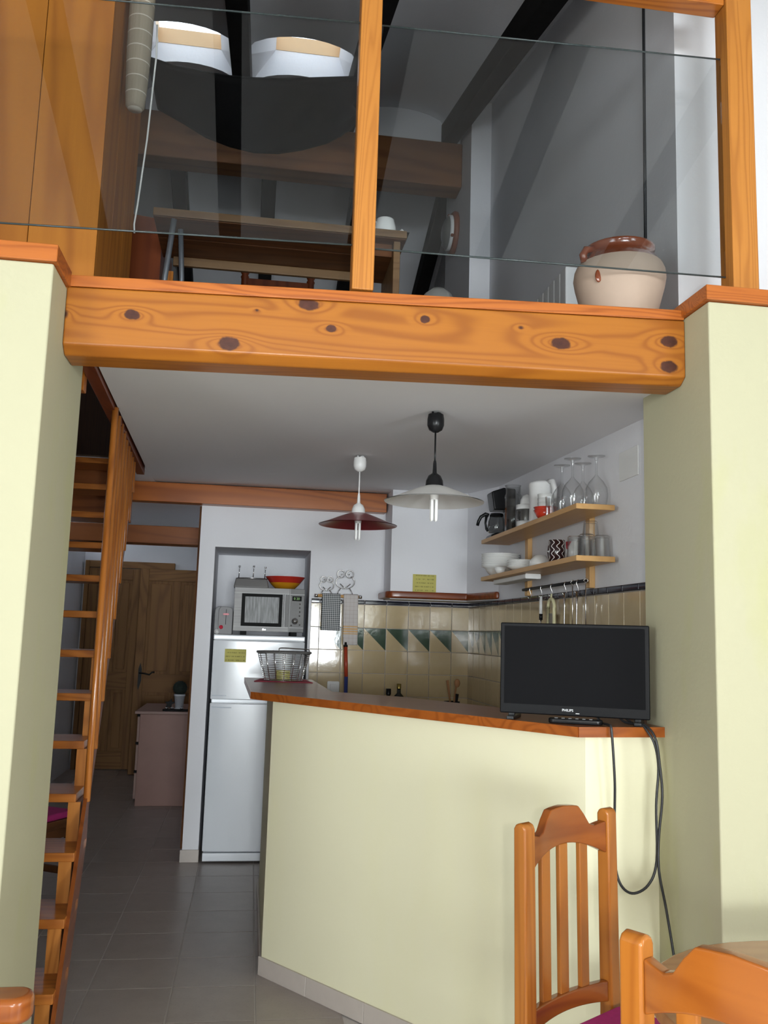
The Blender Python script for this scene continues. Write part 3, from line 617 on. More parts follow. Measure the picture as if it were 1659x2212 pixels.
for u_ in (0, 1):
    p = Vector(net(u_, 0)); xo = .02 if u_ else -.02
    build('hook', MB().tube([p, p+Vector((xo*.5, -.01, .03)), p+Vector((xo, -.012, .055)), p+Vector((xo*.4, -.012, .075)), p+Vector((xo*1.2, -.01, .09))], .004, 6), 'metal_grey', nt)
# small white globe-like lamp shade on the loft floor
gs = thing('loft_lamp', 'pale round lamp shade peeping above the beam beside the loft table', 'lamp', (.662, 3.25, ZU))
build('shade', MB().lathe([(.075, ZU+.22), (.072, ZU+.27), (.055, ZU+.315), (.028, ZU+.338), (0, ZU+.342)], (.662, 3.25, 0), 20), 'lamp_glass', gs); build('stand', MB().lathe([(0, ZU), (.06, ZU), (.06, ZU+.012), (.009, ZU+.03), (.009, ZU+.26), (0, ZU+.26)], (.662, 3.25, 0), 14), 'metal_grey', gs)
# ---------------------------------------------------------------- HALL
dr = thing('door_1', '', ''); del dr['label']; del dr['category']; dr['kind'] = 'structure'; dr.location = (-1.2, 9.62, 0)
def leaf(par, x0, x1, y, z0, z1, w=.09):
    build('door_frame_stile', MB().box(x0, x0+w, y, y+.04, z0, z1), 'door_z', par, bevel=.003); build('door_frame_stile', MB().box(x1-w, x1, y, y+.04, z0, z1), 'door_z', par, bevel=.003)
    zs = [z0, z0+.18, z0+.80, z0+.98, z1-.12, z1]
    for a, b in ((zs[0], zs[1]), (zs[2], zs[3]), (zs[4], zs[5])): build('rail', MB().box(x0+w, x1-w, y, y+.04, a, b), 'door_x', par, bevel=.003)
    xm = (x0+x1)/2
    for a, b in ((zs[1], zs[2]), (zs[3], zs[4])):
        build('muntin', MB().box(xm-.03, xm+.03, y, y+.04, a, b), 'door_z', par, bevel=.003)
        for p, q in ((x0+w, xm-.03), (xm+.03, x1-w)):
            build('door_panel', MB().box(p, q, y+.018, y+.035, a, b), 'door_z', par); build('raised_field', MB().box(p+.03, q-.03, y+.006, y+.0175, a+.03, b-.03), 'door_z', par, bevel=.006)
leaf(dr, -1.70, -1.165, 9.60, .005, 2.06)
build('door_head', MB().box(-1.72, -.83, 9.59, 9.655, 2.065, 2.135), 'door_x', dr, bevel=.004); build('door_jamb', MB().box(-1.745, -1.702, 9.58, 9.655, 0, 2.135), 'door_z', dr, bevel=.004)
d2 = thing('door_2', '', ''); del d2['label']; del d2['category']; d2['kind'] = 'structure'; d2.location = (-.8, 9.3, 0)
leaf(d2, -1.135, -.385, 9.24, .01, 2.045, .085)
hp = build('handle_plate', MB().prism([(-1.095, .87), (-1.085, .83), (-1.075, .87), (-1.062, .92), (-1.062, 1.04), (-1.078, 1.10), (-1.094, 1.04), (-1.094, .92)], 9.228, 9.239, 'Y'), 'door_iron', d2)
build('lever', MB().tube([(-1.078, 9.228, 1.0), (-1.078, 9.19, 1.0), (-1.03, 9.185, .997), (-.98, 9.185, .985), (-.955, 9.185, 1.01), (-.93, 9.185, 1.012)], .008, 8), 'door_iron', hp)
cd_ = thing('drawer_chest', 'pinkish brown chest of drawers against the hallway wall', 'chest of drawers', (-.66, 8.1, 0))
build('body', MB().box(-.873, -.40, 7.70, 8.50, 0, .738), 'melamine_pink', cd_, bevel=.003); build('top', MB().box(-.915, -.395, 7.685, 8.52, .739, .762), 'drawer_front', cd_, bevel=.003)
for k in range(3):
    z_ = .055+k*.228; dw = build('drawer', MB().box(-.893, -.8735, 7.71, 8.49, z_, z_+.205), 'drawer_front', cd_, bevel=.003); build('grip', MB().box(-.900, -.8745, 7.72, 8.48, z_+.206, z_+.222), 'black_matte', dw)
pl = thing('potted_cactus', 'round dark cactus in a small white pot on the drawer chest', 'potted plant', (-.575, 7.87, .7635))
build('pot', MB().lathe([(0, .778), (.033, .778), (.044, .878), (.048, .878), (.048, .896), (.040, .896), (.036, .880), (0, .880)], (-.575, 7.87, 0), 20), 'pot_white', pl); build('saucer', MB().lathe([(0, .7635), (.03, .7635), (.04, .7775), (0, .7775)], (-.575, 7.87, 0), 20), 'pot_white', pl)
m = MB()
for i in range(16):
    a = 2*PI*i/16
    for j in range(1, 9):
        ph = PI*j/9; p = Vector((math.sin(ph)*math.cos(a), math.sin(ph)*math.sin(a), math.cos(ph))); c_ = Vector((-.575, 7.87, .945)); m.tube([c_+p*.052, c_+p*.066], [.003, .0005], 4, caps=False)
cc = build('plant', MB().ball((-.575, 7.87, .945), .060, (1, 1, 1), 20), 'cactus', pl); build('spines', m, 'cactus', cc)
ty = tag(build('candle_tray', MB().prism(rrect(-.70, -.47, 7.73, 7.80, .02), .7625, .776), 'black_matte', bevel=.002), 'flat black tray at the edge of the drawer chest holding tea lights', 'tray')
for x_ in (-.668, -.625, -.545): tag(build('tea_light', MB().lathe([(0, .7765), (.012, .7765), (.012, .792), (.009, .792), (.008, .788), (0, .788)], (x_, 7.765, 0), 14), 'chrome'), 'tiny shiny tea light on the black tray below the cactus', 'candle', 'tea lights on the tray')
tag(build('star_ornament', MB().prism([(-.655+(.045 if i % 2 == 0 else .022)*math.cos(i*PI/5), .812+(.045 if i % 2 == 0 else .022)*math.sin(i*PI/5+.3)) for i in range(10)], 7.86, 7.885, 'Y'), 'leaf_dark'), 'small black star-shaped ornament beside the white cactus pot', 'ornament')
for z_, nm in ((1.50, 'upper'), (1.0, 'lower')):
    sw = tag(build('light_switch', MB().box(-.378, -.3605, 6.12, 6.20, z_, z_+.085), 'white_plastic', bevel=.004), '%s white light switch on the edge of the hallway partition' % nm, 'switch')
# ---------------------------------------------------------------- FRIDGE AND WHAT STANDS ON IT
fr = thing('fridge', 'tall white two-door fridge freezer set into the wall niche', 'fridge', (.06, 6.15, 0)); FX0, FX1 = -.236, .355
build('body', MB().box(FX0+.004, FX1-.004, 5.915, 6.46, .02, 1.405), 'fridge_white', fr, bevel=.006)
def cdoor(z0, z1, nm):
    pr = [(FX0, 5.91), (FX0, 5.862)]+[(FX0+(FX1-FX0)*i/12, 5.862-.018*math.sin(PI*i/12)**.6) for i in range(1, 12)]+[(FX1, 5.862), (FX1, 5.91)]
    return build(nm, MB().prism(pr, z0, z1, smooth=True), 'fridge_white', fr, bevel=.006, seg=3)
dl = cdoor(.072, .985, 'fridge_door'); du = cdoor(1.008, 1.385, 'freezer_door')
build('handle_lip', MB().box(FX0+.01, FX1-.01, 5.848, 5.858, .955, .962), 'fridge_grey', dl); build('handle_lip', MB().box(FX0+.01, FX1-.01, 5.850, 5.858, 1.030, 1.036), 'fridge_grey', du)
build('top_cap', MB().box(FX0, FX1, 5.862, 6.46, 1.3865, 1.421), 'fridge_white', fr, bevel=.006); build('kick_plate', MB().box(FX0+.003, FX1-.003, 5.862, 5.91, .012, .062), 'fridge_white', fr, bevel=.004)
for x_ in (FX0+.05, FX1-.05):
    for y_ in (5.93, 6.4): build('foot', MB().box(x_-.02, x_+.02, y_-.02, y_+.02, 0, .02), 'black_matte', fr)
tag(build('fridge_note', MB().box(-.158, -.022, 5.836, 5.8395, 1.247, 1.330), 'note_yellow'), 'small yellow printed note stuck on the freezer door', 'note')
mw = thing('microwave', 'stainless steel microwave oven on top of the white fridge', 'microwave', (.11, 6.0, 1.422)); MX0, MX1, MZ0, MZ1, MY = -.117, .342, 1.447, 1.732, 5.868
build('case', MB().box(MX0+.004, MX1-.004, MY+.021, 6.24, MZ0, MZ1-.002), 'steel_dark', mw, bevel=.004)
md = build('door', MB().box(MX0, .243, MY, MY+.02, MZ0, MZ1), 'steel', mw, bevel=.003)
build('door_window_frame', MB().box(-.068, .197, MY-.004, MY-.0005, 1.480, 1.692), 'black_matte', md, bevel=.002); build('window', MB().box(-.045, .175, MY-.006, MY-.0045, 1.503, 1.672), 'oven_window', md)
build('door_line', MB().box(MX0, .243, MY-.0025, MY-.0005, 1.6935, 1.6965).box(MX0, .243, MY-.0025, MY-.0005, 1.4755, 1.4785), 'trim_grey', md)
build('handle', MB().prism(rrect(.206, .216, MY-.030, MY-.004, .004), 1.480, 1.693), 'trim_grey', md, bevel=.002); build('handle_recess', MB().box(.217, .241, MY-.002, MY-.0005, 1.480, 1.692), 'steel_dark', md)
mp = build('control_panel', MB().box(.2455, MX1, MY, MY+.02, MZ0, MZ1), 'steel_dark', mw, bevel=.003)
build('display', MB().box(.260, .322, MY-.002, MY-.0004, 1.652, 1.684), 'black_matte', mp)
build('panel_line', MB().box(.2455, MX1, MY-.002, MY-.0004, 1.6935, 1.6965).box(.2455, MX1, MY-.002, MY-.0004, 1.4755, 1.4785).box(.2440, .2470, MY-.002, MY-.0004, MZ0, MZ1), 'trim_grey', mp)
Mt = Matrix.Translation((.290, MY-.0026, 1.661)) @ Matrix.Rotation(PI/2, 4, 'X'); build('digits', text_mb('0 20', .022, Mt), 'led_green', mp)
My_ = Matrix.Rotation(PI/2, 4, 'X')
build('dial', MB().lathe([(.021, 0), (.021, .012), (.016, .018), (0, .020)], (.283, MY-.0005, 1.520), 18, My_), 'steel_bulk', mp)
for x_, z_ in ((.312, 1.632), (.312, 1.608), (.312, 1.582), (.312, 1.555), (.260, 1.492), (.315, 1.497)): build('button', MB().lathe([(.0055, 0), (.0055, .003), (0, .005)], (x_, MY-.0005, z_), 10, My_), 'chrome', mp)
for x_ in (-.05, .28):
    for y_ in (5.92, 6.18): build('foot', MB().box(x_-.02, x_+.02, y_-.025, y_+.025, 1.422, MZ0), 'black_matte', mw)
Mt = Matrix.Translation((.085, MY-.0012, 1.456)) @ Matrix.Rotation(PI/2, 4, 'X'); build('maker_mark', text_mb('fmv', .014, Mt), 'chrome', mw)
to = thing('toaster', 'grey toaster with red lever beside the microwave', 'toaster', (-.178, 6.0, 1.4215)); tpz = rrect(-.2395, -.123, 1.4215, 1.600, .03, 5)
tpz = [(x, max(z, 1.4215)) for x, z in arc((-.153, 1.570), .03, 0, 90, 5)+arc((-.205, 1.570), .034, 90, 180, 5)+[(-.2395, 1.4215), (-.123, 1.4215)]]
build('body', MB().prism(tpz, 5.905, 6.16, 'Y'), 'toaster_side', to, bevel=.004); ft = build('front', MB().prism([(x*.78-.0345 if False else -.168+(x+.1812)*.80, z) for x, z in tpz], 5.892, 5.9045, 'Y'), 'toaster_grey', to, bevel=.006)
build('slot', MB().box(-.1665, -.1635, 5.889, 5.8915, 1.485, 1.585), 'black_matte', ft); build('lever', MB().prism(rrect(-.184, -.146, 1.547, 1.558, .005), 5.876, 5.8915, 'Y'), 'red_plastic', ft); build('knob', MB().lathe([(.013, 0), (.013, .008), (0, .010)], (-.193, 5.8915, 1.468), 14, My_), 'red_plastic', ft)
build('plug', MB().lathe([(0, 0), (.017, 0), (.017, .015), (.008, .02), (.006, .04), (0, .04)], (-.218, 5.885, 1.4395), 14, Matrix.Rotation(PI/2, 4, 'X')), 'white_plastic', to)
tr_ = thing('roasting_tin', 'upturned grey roasting tin lying on the microwave', 'tin', (-.01, 6.05, 1.733))
m = MB(); a = [(-.128, 5.93), (.105, 5.93), (.105, 6.17), (-.128, 6.17)]; b = [(-.115, 5.945), (.092, 5.945), (.092, 6.155), (-.115, 6.155)]
m.add([(x, y, 1.733) for x, y in a]+[(x, y, 1.795) for x, y in b], [(3, 2, 1, 0), (4, 5, 6, 7)]+[(i, (i+1) % 4, 4+(i+1) % 4, 4+i) for i in range(4)]); build('pan', m, 'tray_grey', tr_, bevel=.008, seg=3)
gr_ = thing('grill_rack', 'wire grill rack upside down on the grey roasting tin, legs in the air', 'rack', (-.01, 6.05, 1.7955))
m = MB(); m.tube([(-.010+.105*math.cos(2*PI*i/24), 6.05+.09*math.sin(2*PI*i/24), 1.799) for i in range(24)], .0028, 6, True)
for k in range(-3, 4): m.tube([(-.010+.028*k, 6.05-.085*math.cos(k*.42), 1.799), (-.010+.028*k, 6.05+.085*math.cos(k*.42), 1.799)], .0018, 5)
build('grid', m, 'wire_steel', gr_)
for x_, y_ in ((-.098, 6.01), (-.003, 5.962), (.075, 6.02)): build('leg', MB().tube([(x_, y_, 1.80), (x_+.003, y_, 1.876)], .0032, 6).lathe([(0, 1.872), (.007, 1.872), (.007, 1.882), (0, 1.882)], (x_+.003, y_, 0), 8), 'chrome', gr_)
bw = thing('salad_bowl', 'wide red bowl with orange base on the microwave', 'bowl', (.213, 6.0, 1.733)); Bc = (.213, 6.0, 0)
build('lower_bowl', MB().lathe([(0, 1.733), (.062, 1.733), (.095, 1.765), (.1025, 1.775)], Bc, 28), 'yellow_glaze', bw); build('upper_bowl', MB().lathe([(.1026, 1.7751), (.132, 1.812), (.135, 1.815), (.129, 1.814), (.095, 1.772), (.06, 1.745), (0, 1.742)], Bc, 28), 'red_glaze', bw)
# ---------------------------------------------------------------- KITCHEN BACK WALL
wk = thing('worktop', 'stone worktop with base cabinet behind the bar counter', 'worktop', (1.1, 5.6, 0))
build('cabinet', MB().box(.74, KX-.012, 5.34, BY-.012, 0, .859), 'cooker_white', wk, bevel=.003); build('top', MB().box(.72, KX-.012, 5.30, BY-.012, .860, .895), 'worktop_stone', wk, bevel=.004)
for k in range(2): build('door', MB().box(.745+k*.36, 1.098+k*.36, 5.322, 5.339, .10, .85), 'cooker_white', wk, bevel=.003)
tag(build('wall_socket', MB().prism(rrect(.513, .592, 1.060, 1.137, .008), BY-.024, BY-.0135, 'Y').prism(rrect(.533, .573, 1.078, 1.118, .004), BY-.028, BY-.0245, 'Y'), 'white_plastic', bevel=.002), 'white wall switch on the beige tiles behind the bar', 'switch')
bm_ = thing('broom', 'broom with dark red handle standing against the tiles under the striped towel', 'broom', (.625, 5.82, 0))
build('handle', MB().tube([(.628, 5.806, 1.172), (.622, 5.838, 1.362)], .0125), 'broom_red', bm_); build('sleeve', MB().tube([(.634, 5.75, .12), (.628, 5.806, 1.172)], .0128), 'broom_blue', bm_)
build('cap', MB().tube([(.622, 5.838, 1.362), (.621, 5.843, 1.392)], .014), 'black_matte', bm_); build('head', MB().box(.50, .71, 5.72, 5.78, .06, .13), 'broom_blue', bm_, bevel=.01); build('bristles', MB().box(.505, .705, 5.725, 5.775, 0, .06), 'straw', bm_)
for (x_, zt, lab, gold) in ((.862, 1.120, 'small dark bottle with black cap on the worktop behind the bar', False), (.927, 1.152, 'dark wine bottle with gold cap on the worktop behind the bar', True)):
    b_ = thing('bottle', lab, 'bottle', (x_, 5.5, .8955)); c_ = (x_, 5.5, 0)
    build('glass', MB().lathe([(0, .8955), (.034, .8955), (.035, .90), (.035, zt-.095), (.030, zt-.075), (.0135, zt-.058), (.0125, zt-.03), (0, zt-.03)], c_, 18), 'bottle_dark', b_)
    build('cap', MB().lathe([(.0145, zt-.031), (.0148, zt-.002), (.012, zt), (0, zt)] if gold else [(.0165, zt-.036), (.0165, zt-.002), (.014, zt), (0, zt)], c_, 14), 'gold_cap' if gold else 'black_plastic', b_)
ut = tag(build('utensil_pot', MB().lathe([(0, .8955), (.045, .8955), (.05, 1.05), (.046, 1.05), (.042, .905), (0, .905)], (1.265, 5.5, 0), 18), 'black_matte'), 'black utensil pot holding wooden spoons behind the bar', 'pot')
sp1 = thing('wooden_spoon', 'wooden spoon with oval bowl upright in the utensil pot', 'spoon', (1.275, 5.5, .91)); build('handle', MB().tube([(1.262, 5.49, .906), (1.290, 5.5, 1.14)], .0055), 'spoon_wood', sp1); build('bowl', MB().ball((1.297, 5.5, 1.162), .022, (.85, .35, 1.2)), 'spoon_wood', sp1)
tag(build('wooden_spoon', MB().tube([(1.270, 5.512, .906), (1.252, 5.5, 1.06), (1.232, 5.49, 1.178)], [.005, .006, .009]), 'spoon_wood'), 'narrow wooden spatula handle leaning in the utensil pot', 'spatula')
tag(build('black_ladle', MB().tube([(1.268, 5.478, .906), (1.285, 5.47, 1.02), (1.290, 5.465, 1.098)], [.005, .006, .011]), 'black_plastic'), 'short black utensil handle in the pot beside the wooden spoons', 'utensil')
# towel rail with wire frogs and two tea towels
tr2 = thing('towel_rail', 'small wooden towel rail with two wire frog hangers on the tiled wall', 'towel rail', (.56, 5.86, 1.69))
build('bar', MB().tube([(.425, 5.855, 1.694), (.700, 5.855, 1.694)], .011, 12), 'birch_y', tr2)
for a, b in ((.405, .427), (.698, .720)): build('end_cap', MB().tube([(a, 5.855, 1.694), (b, 5.855, 1.694)], .0125, 12), 'chrome', tr2)
for x_ in (.43, .695): build('bracket', MB().box(x_-.006, x_+.006, 5.855, BY-.001, 1.688, 1.700), 'chrome', tr2)
def frog(cx, cz_, s, zb):
    y_ = 5.857; m = MB(); r = .0030
    hd = [(cx+s*.5*math.cos(a), y_, cz_+s*.36*math.sin(a)) for a in [math.radians(125+290*i/20) for i in range(21)]]; m.tube(hd, r, 6)
    for sx in (-1, 1):
        ex, ez = cx+sx*s*.24, cz_+s*.42
        m.tube([(ex+s*.20*math.cos(2*PI*j/18), y_, ez+s*.20*math.sin(2*PI*j/18)) for j in range(18)], r, 6, True)
        m.ball((ex+sx*-.05*s, y_, ez-.02*s), .005)
        m.tube([(cx+sx*s*.22, y_, cz_-s*.32), (cx+sx*s*.36, y_, cz_-s*.52), (cx+sx*s*.42, y_, zb)], r, 6)
    m.tube([(cx-s*.28, y_, cz_-s*.10), (cx-s*.05, y_, cz_-s*.30), (cx, y_, cz_-s*.32), (cx+s*.05, y_, cz_-s*.30), (cx+s*.28, y_, cz_-s*.10)], r, 6); return m
build('wire_frog', frog(.484, 1.762, .095, 1.700), 'wire_steel', tr2); build('wire_frog', frog(.607, 1.790, .125, 1.700), 'wire_steel', tr2)
def towel(x0, x1, zb, ph):
    def fn(u, w):
        # from back hem over the bar to the front hem
        L = w*2; x = x0+(x1-x0)*u
        if w < .35: y, z = 5.872, zb+.05+(1.694-zb-.05)*w/.35
        elif w < .45: a = PI*(w-.35)/.10; y, z = 5.855+.017*math.cos(a), 1.694+.015*math.sin(a)
        else: y, z = 5.838, 1.694+(zb-1.694)*(w-.45)/.55
        f = max(0, (1.70-z))/.3; return (x+.006*math.sin(u*7+ph)*f, y-.006*f*(1+math.sin(u*11+ph)), z)
    return MB().grid(fn, 12, 40)
tag(build('tea_towel', towel(.455, .577, 1.468, 0), 'towel_check', solid=.003), 'dark checked tea towel folded over the towel rail', 'towel')
tag(build('tea_towel', towel(.598, .694, 1.376, 2), 'towel_plain', solid=.003), 'pale tea towel with orange stripes hanging on the rail above the broom', 'towel')
tag(build('paper_note', MB().box(1.017, 1.170, 5.603, 5.6045, 1.7282, 1.843), 'note_yellow'), 'yellow printed notice standing on the hood shelf against the white wall', 'note')
tag(build('wall_cover', MB().box(1.466, KX-.0005, 3.212, 3.392, 2.100, 2.219), 'white_plastic', bevel=.002), 'square white cover plate on the kitchen wall near the yellow pier', 'cover plate')
# ---------------------------------------------------------------- PENDANT LAMPS
def pendant(name, lab, cx, cy, zc, rim, R, cup, shade, inner):
    t = thing(name, lab, 'lamp', (cx, cy, rim-.09)); c_ = (cx, cy, 0); s = R/.19
    build('ceiling_cup', MB().lathe([(.030, zc-.012), (.033, zc-.03), (.033, zc-.055), (.026, zc-.073), (.010, zc-.083), (0, zc-.084)], c_, 20), cup, t)
    build('ceiling_hook', MB().tube([(cx-.012, cy, zc), (cx-.012, cy, zc-.02)], .004).tube([(cx+.012+.012*math.cos(a), cy+.004, zc-.016+.014*math.sin(a)) for a in [PI*2*i/12 for i in range(12)]], .003, 6, True), cup, t)
    build('cord', MB().tube([(cx, cy, zc-.084), (cx, cy, rim+.115)], .0035, 8), cup, t)
    build('socket', MB().lathe([(.0045, rim+.160), (.0065, rim+.150), (.0085, rim+.112), (.012, rim+.108), (.024, rim+.100), (.033, rim+.080), (.035, rim+.058)], c_, 20), cup, t)
    pr = [(.034, rim+.060), (.06, rim+.052), (.10, rim+.036), (.15, rim+.014), (.19, rim), (.1925, rim-.001)]
    sh_ = build('shade', MB().lathe([(r*s, z) for r, z in pr], c_, 40), shade, t); build('shade_lining', MB().lathe([((r-.0015)*s, z-.0025) for r, z in reversed(pr)], c_, 40), inner, sh_)
    lb = build('bulb', MB().lathe([(.014, rim+.055), (.018, rim+.025), (.016, rim+.008), (0, rim+.006)], c_, 16), 'bulb_white', t)
    for dx, dy in ((-.0085, -.006), (.0085, -.006), (-.0085, .008), (.0085, .008)):
        build('bulb_tube', MB().lathe([(0, rim-.078), (.0055, rim-.074), (.0062, rim-.066), (.0062, rim+.007)], (cx+dx, cy+dy, 0), 10), 'bulb_white', lb)
    return t
pendant('pendant_lamp', 'white dish pendant lamp with black ceiling cup and cord', .672, 3.29, cz(3.29), 1.963, .190, 'black_plastic', 'lamp_white', 'lamp_white')
pendant('pendant_lamp', 'dark red dish pendant lamp with white cord, hanging near the wooden back beam', .508, 4.39, cz(4.39), 1.995, .196, 'white_plastic', 'lamp_red', 'lamp_red')
# ---------------------------------------------------------------- SHELF AND CROCKERY
su = thing('wall_shelf', 'two-tier birch wall shelf with crockery above the dark tile edging', 'shelf', (1.40, 4.1, 1.66))
Z1, Z2 = 1.7905, 2.0025
build('shelf_board', MB().box(1.280, 1.4455, 3.387, 4.89, 1.768, Z1), 'birch_y', su, bevel=.002); build('shelf_board', MB().box(1.280, 1.4455, 3.387, 4.89, 1.980, Z2), 'birch_y', su, bevel=.002)
for y_ in (3.69, 4.57): build('upright', MB().box(1.446, KX-.0005, y_-.024, y_+.024, 1.678, 2.03), 'birch_z', su, bevel=.002)
build('utensil_bar', MB().tube([(1.425, 3.67, 1.708), (1.425, 4.555, 1.708)], .0075, 10), 'iron_black', su)
for y_ in (3.69, 4.555): build('bar_bracket', MB().box(1.425, 1.446, y_-.006, y_+.006, 1.702, 1.714), 'iron_black', su)
tag(build('shelf_light', MB().prism(rrect(1.312, 1.392, 1.742, 1.7675, .006), 4.16, 4.74, 'Y'), 'cooker_white', bevel=.002), 'slim white strip light fixed under the lower birch shelf', 'light')
def hook(y_, par=None):
    p = [(1.425, y_, 1.7165), (1.416, y_, 1.712), (1.414, y_, 1.70), (1.420, y_-.002, 1.685), (1.424, y_-.003, 1.668), (1.418, y_-.004, 1.655), (1.408, y_-.004, 1.657), (1.404, y_-.004, 1.666)]
    return MB().tube(p, .0022, 6)
HY = (4.41, 4.235, 4.085, 3.895, 3.74)
for i, y_ in enumerate(HY): tag(build('s_hook', hook(y_), 'chrome'), ('empty steel hook at the far end of the utensil bar', 'steel hook holding the white handled tool', 'steel hook holding the cream grater', 'steel hook holding the ladle', 'steel hook holding the slotted spoon')[i], 'hook', 'hooks on the utensil bar')
def tool(name, lab, cat, y_, parts):
    t = thing(name, lab, cat, (1.416, y_, 1.40)); 
    for nm, mb, mt in parts: build(nm, mb, mt, t)
y_ = 4.231; tool('whisk_brush', 'white handled kitchen tool hanging from the utensil bar beside the grater', 'utensil', y_, (('handle', MB().tube([(1.416, y_, 1.662), (1.416, y_, 1.56)], [.007, .009]), 'cooker_white'), ('shaft', MB().tube([(1.416, y_, 1.56), (1.416, y_+.006, 1.44)], .004).tube([(1.416, y_, 1.56), (1.416, y_-.010, 1.44)], .003), 'chrome'), ('collar', MB().tube([(1.416, y_, 1.575), (1.416, y_, 1.545)], .0095), 'black_plastic')))
y_ = 4.080; gq = [(y_-.044, 1.40), (y_+.044, 1.40), (y_+.044, 1.60)]+arc((y_, 1.60), .044, 0, 180, 8)+[(y_-.044, 1.60)]
tool('grater', 'flat cream framed grater hanging from the utensil bar', 'grater', y_, (('frame', MB().tube([(1.4165, p[0], p[1]) for p in gq], .0085, 8, True), 'cream_plastic'), ('blade', MB().prism([(y_-.038, 1.41), (y_+.038, 1.41), (y_+.038, 1.575), (y_-.038, 1.575)], 1.416, 1.4185, 'X'), 'grater'), ('eye', MB().tube([(1.4165, y_, 1.643), (1.4165, y_-.003, 1.668)], .004), 'cream_plastic')))
for y_, lab in ((3.891, 'steel ladle hanging on the hook beside the cream grater'), (3.736, 'steel slotted spoon hanging on the hook nearest the shelf upright')):
    tool('ladle', lab, 'utensil', y_, (('handle', MB().tube([(1.414, y_, 1.664), (1.415, y_+.002, 1.60), (1.417, y_+.012, 1.47), (1.417, y_+.014, 1.40)], [.006, .004, .0035, .003]), 'chrome'), ('bowl', MB().ball((1.412, y_+.014, 1.375), .03, (.4, 1, .9)), 'chrome')))
for y_, lab in ((3.815, 'thin steel skewer hanging between the two steel spoons'), (3.655, 'thin steel whisk handle hanging beside the shelf upright')):
    tool('skewer', lab, 'utensil', y_, (('handle', MB().tube([(1.425, y_, 1.698), (1.424, y_, 1.60), (1.424, y_, 1.40)], .0026), 'chrome'), ('loop', MB().tube([(1.425, y_, 1.7085+.0105), (1.415, y_, 1.708), (1.425, y_, 1.6975), (1.435, y_, 1.708)], .0022, 6, True), 'chrome')))
# coffee maker
cf = thing('coffee_maker', 'black drip coffee maker with glass pot on the upper shelf', 'coffee maker', (1.37, 4.80, Z2)); z_ = Z2
build('base', MB().prism([(1.292, z_), (1.44, z_), (1.44, z_+.032), (1.33, z_+.032), (1.305, z_+.020)], 4.745, 4.865, 'Y'), 'black_plastic', cf, bevel=.005)
build('tower', MB().box(1.395, 1.44, 4.75, 4.86, z_+.032, z_+.20), 'black_plastic', cf, bevel=.006)
build('head', MB().prism([(1.300, z_+.262), (1.315, z_+.160), (1.44, z_+.160), (1.44, z_+.285), (1.37, z_+.288)], 4.748, 4.862, 'Y'), 'black_plastic', cf, bevel=.008)
cr = build('carafe', MB().lathe([(0, z_+.034), (.045, z_+.034), (.052, z_+.06), (.048, z_+.10), (.038, z_+.13)], (1.345, 4.805, 0), 20), 'carafe_glass', cf)
build('carafe_lid', MB().lathe([(.040, z_+.13), (.036, z_+.145), (0, z_+.150)], (1.345, 4.805, 0), 20), 'black_plastic', cr)
build('carafe_handle', MB().tube([(1.303, 4.815, z_+.135), (1.285, 4.82, z_+.142), (1.258, 4.825, z_+.125), (1.246, 4.828, z_+.10), (1.240, 4.829, z_+.075)], [.010, .011, .010, .0095, .009]).tube([(1.290, 4.818, z_+.135), (1.284, 4.82, z_+.09), (1.290, 4.818, z_+.055), (1.298, 4.815, z_+.045)], [.009, .006, .007, .008]), 'black_plastic', cr)
jg = thing('glass_jug', 'ribbed clear glass jug between the coffee maker and the juicer', 'jug', (1.365, 4.555, Z2)); c_ = (1.365, 4.555, 0)
build('body', MB().lathe([(0, z_), (.043, z_), (.045, z_+.01), (.044, z_+.19), (.047, z_+.20), (.040, z_+.225), (.041, z_+.262), (.044, z_+.266), (.038, z_+.262), (.037, z_+.225), (.042, z_+.19), (.042, z_+.012), (0, z_+.010)], c_, 16, smooth=False), 'jug_glass', jg)
build('handle', MB().tube([(1.378, 4.512, z_+.22), (1.388, 4.488, z_+.20), (1.390, 4.482, z_+.15), (1.382, 4.508, z_+.10)], .006), 'jug_glass', jg); build('filling', MB().lathe([(0, z_+.012), (.041, z_+.012), (.041, z_+.15), (0, z_+.15)], c_, 16), 'jug_glass', jg)
ju = thing('citrus_juicer', 'white electric citrus juicer with clear bowl on the upper shelf', 'juicer', (1.365, 4.31, Z2)); c_ = (1.365, 4.31, 0)
build('base', MB().lathe([(0, z_), (.052, z_), (.053, z_+.04), (0, z_+.04)], c_, 24), 'white_plastic', ju); build('bowl', MB().lathe([(.054, z_+.0405), (.054, z_+.105), (.052, z_+.105), (.052, z_+.0405)], c_, 24), 'jug_glass', ju)
build('collar', MB().lathe([(.055, z_+.100), (.056, z_+.124), (.03, z_+.128), (0, z_+.128)], c_, 24), 'white_plastic', ju); build('cone', MB().lathe([(.036, z_+.128), (.034, z_+.150), (.022, z_+.172), (0, z_+.182)], c_, 12), 'white_plastic', ju)
build('inner_drum', MB().lathe([(.030, z_+.041), (.030, z_+.0995)], c_, 20), 'tray_grey', ju)
kt = thing('kettle', 'white plastic kettle on the upper shelf behind the cups', 'kettle', (1.375, 4.10, Z2)); c_ = (1.375, 4.10, 0)
build('body', MB().lathe([(0, z_), (.062, z_), (.064, z_+.01), (.060, z_+.10), (.066, z_+.195), (.060, z_+.205), (.035, z_+.214), (0, z_+.216)], c_, 24), 'white_plastic', kt)
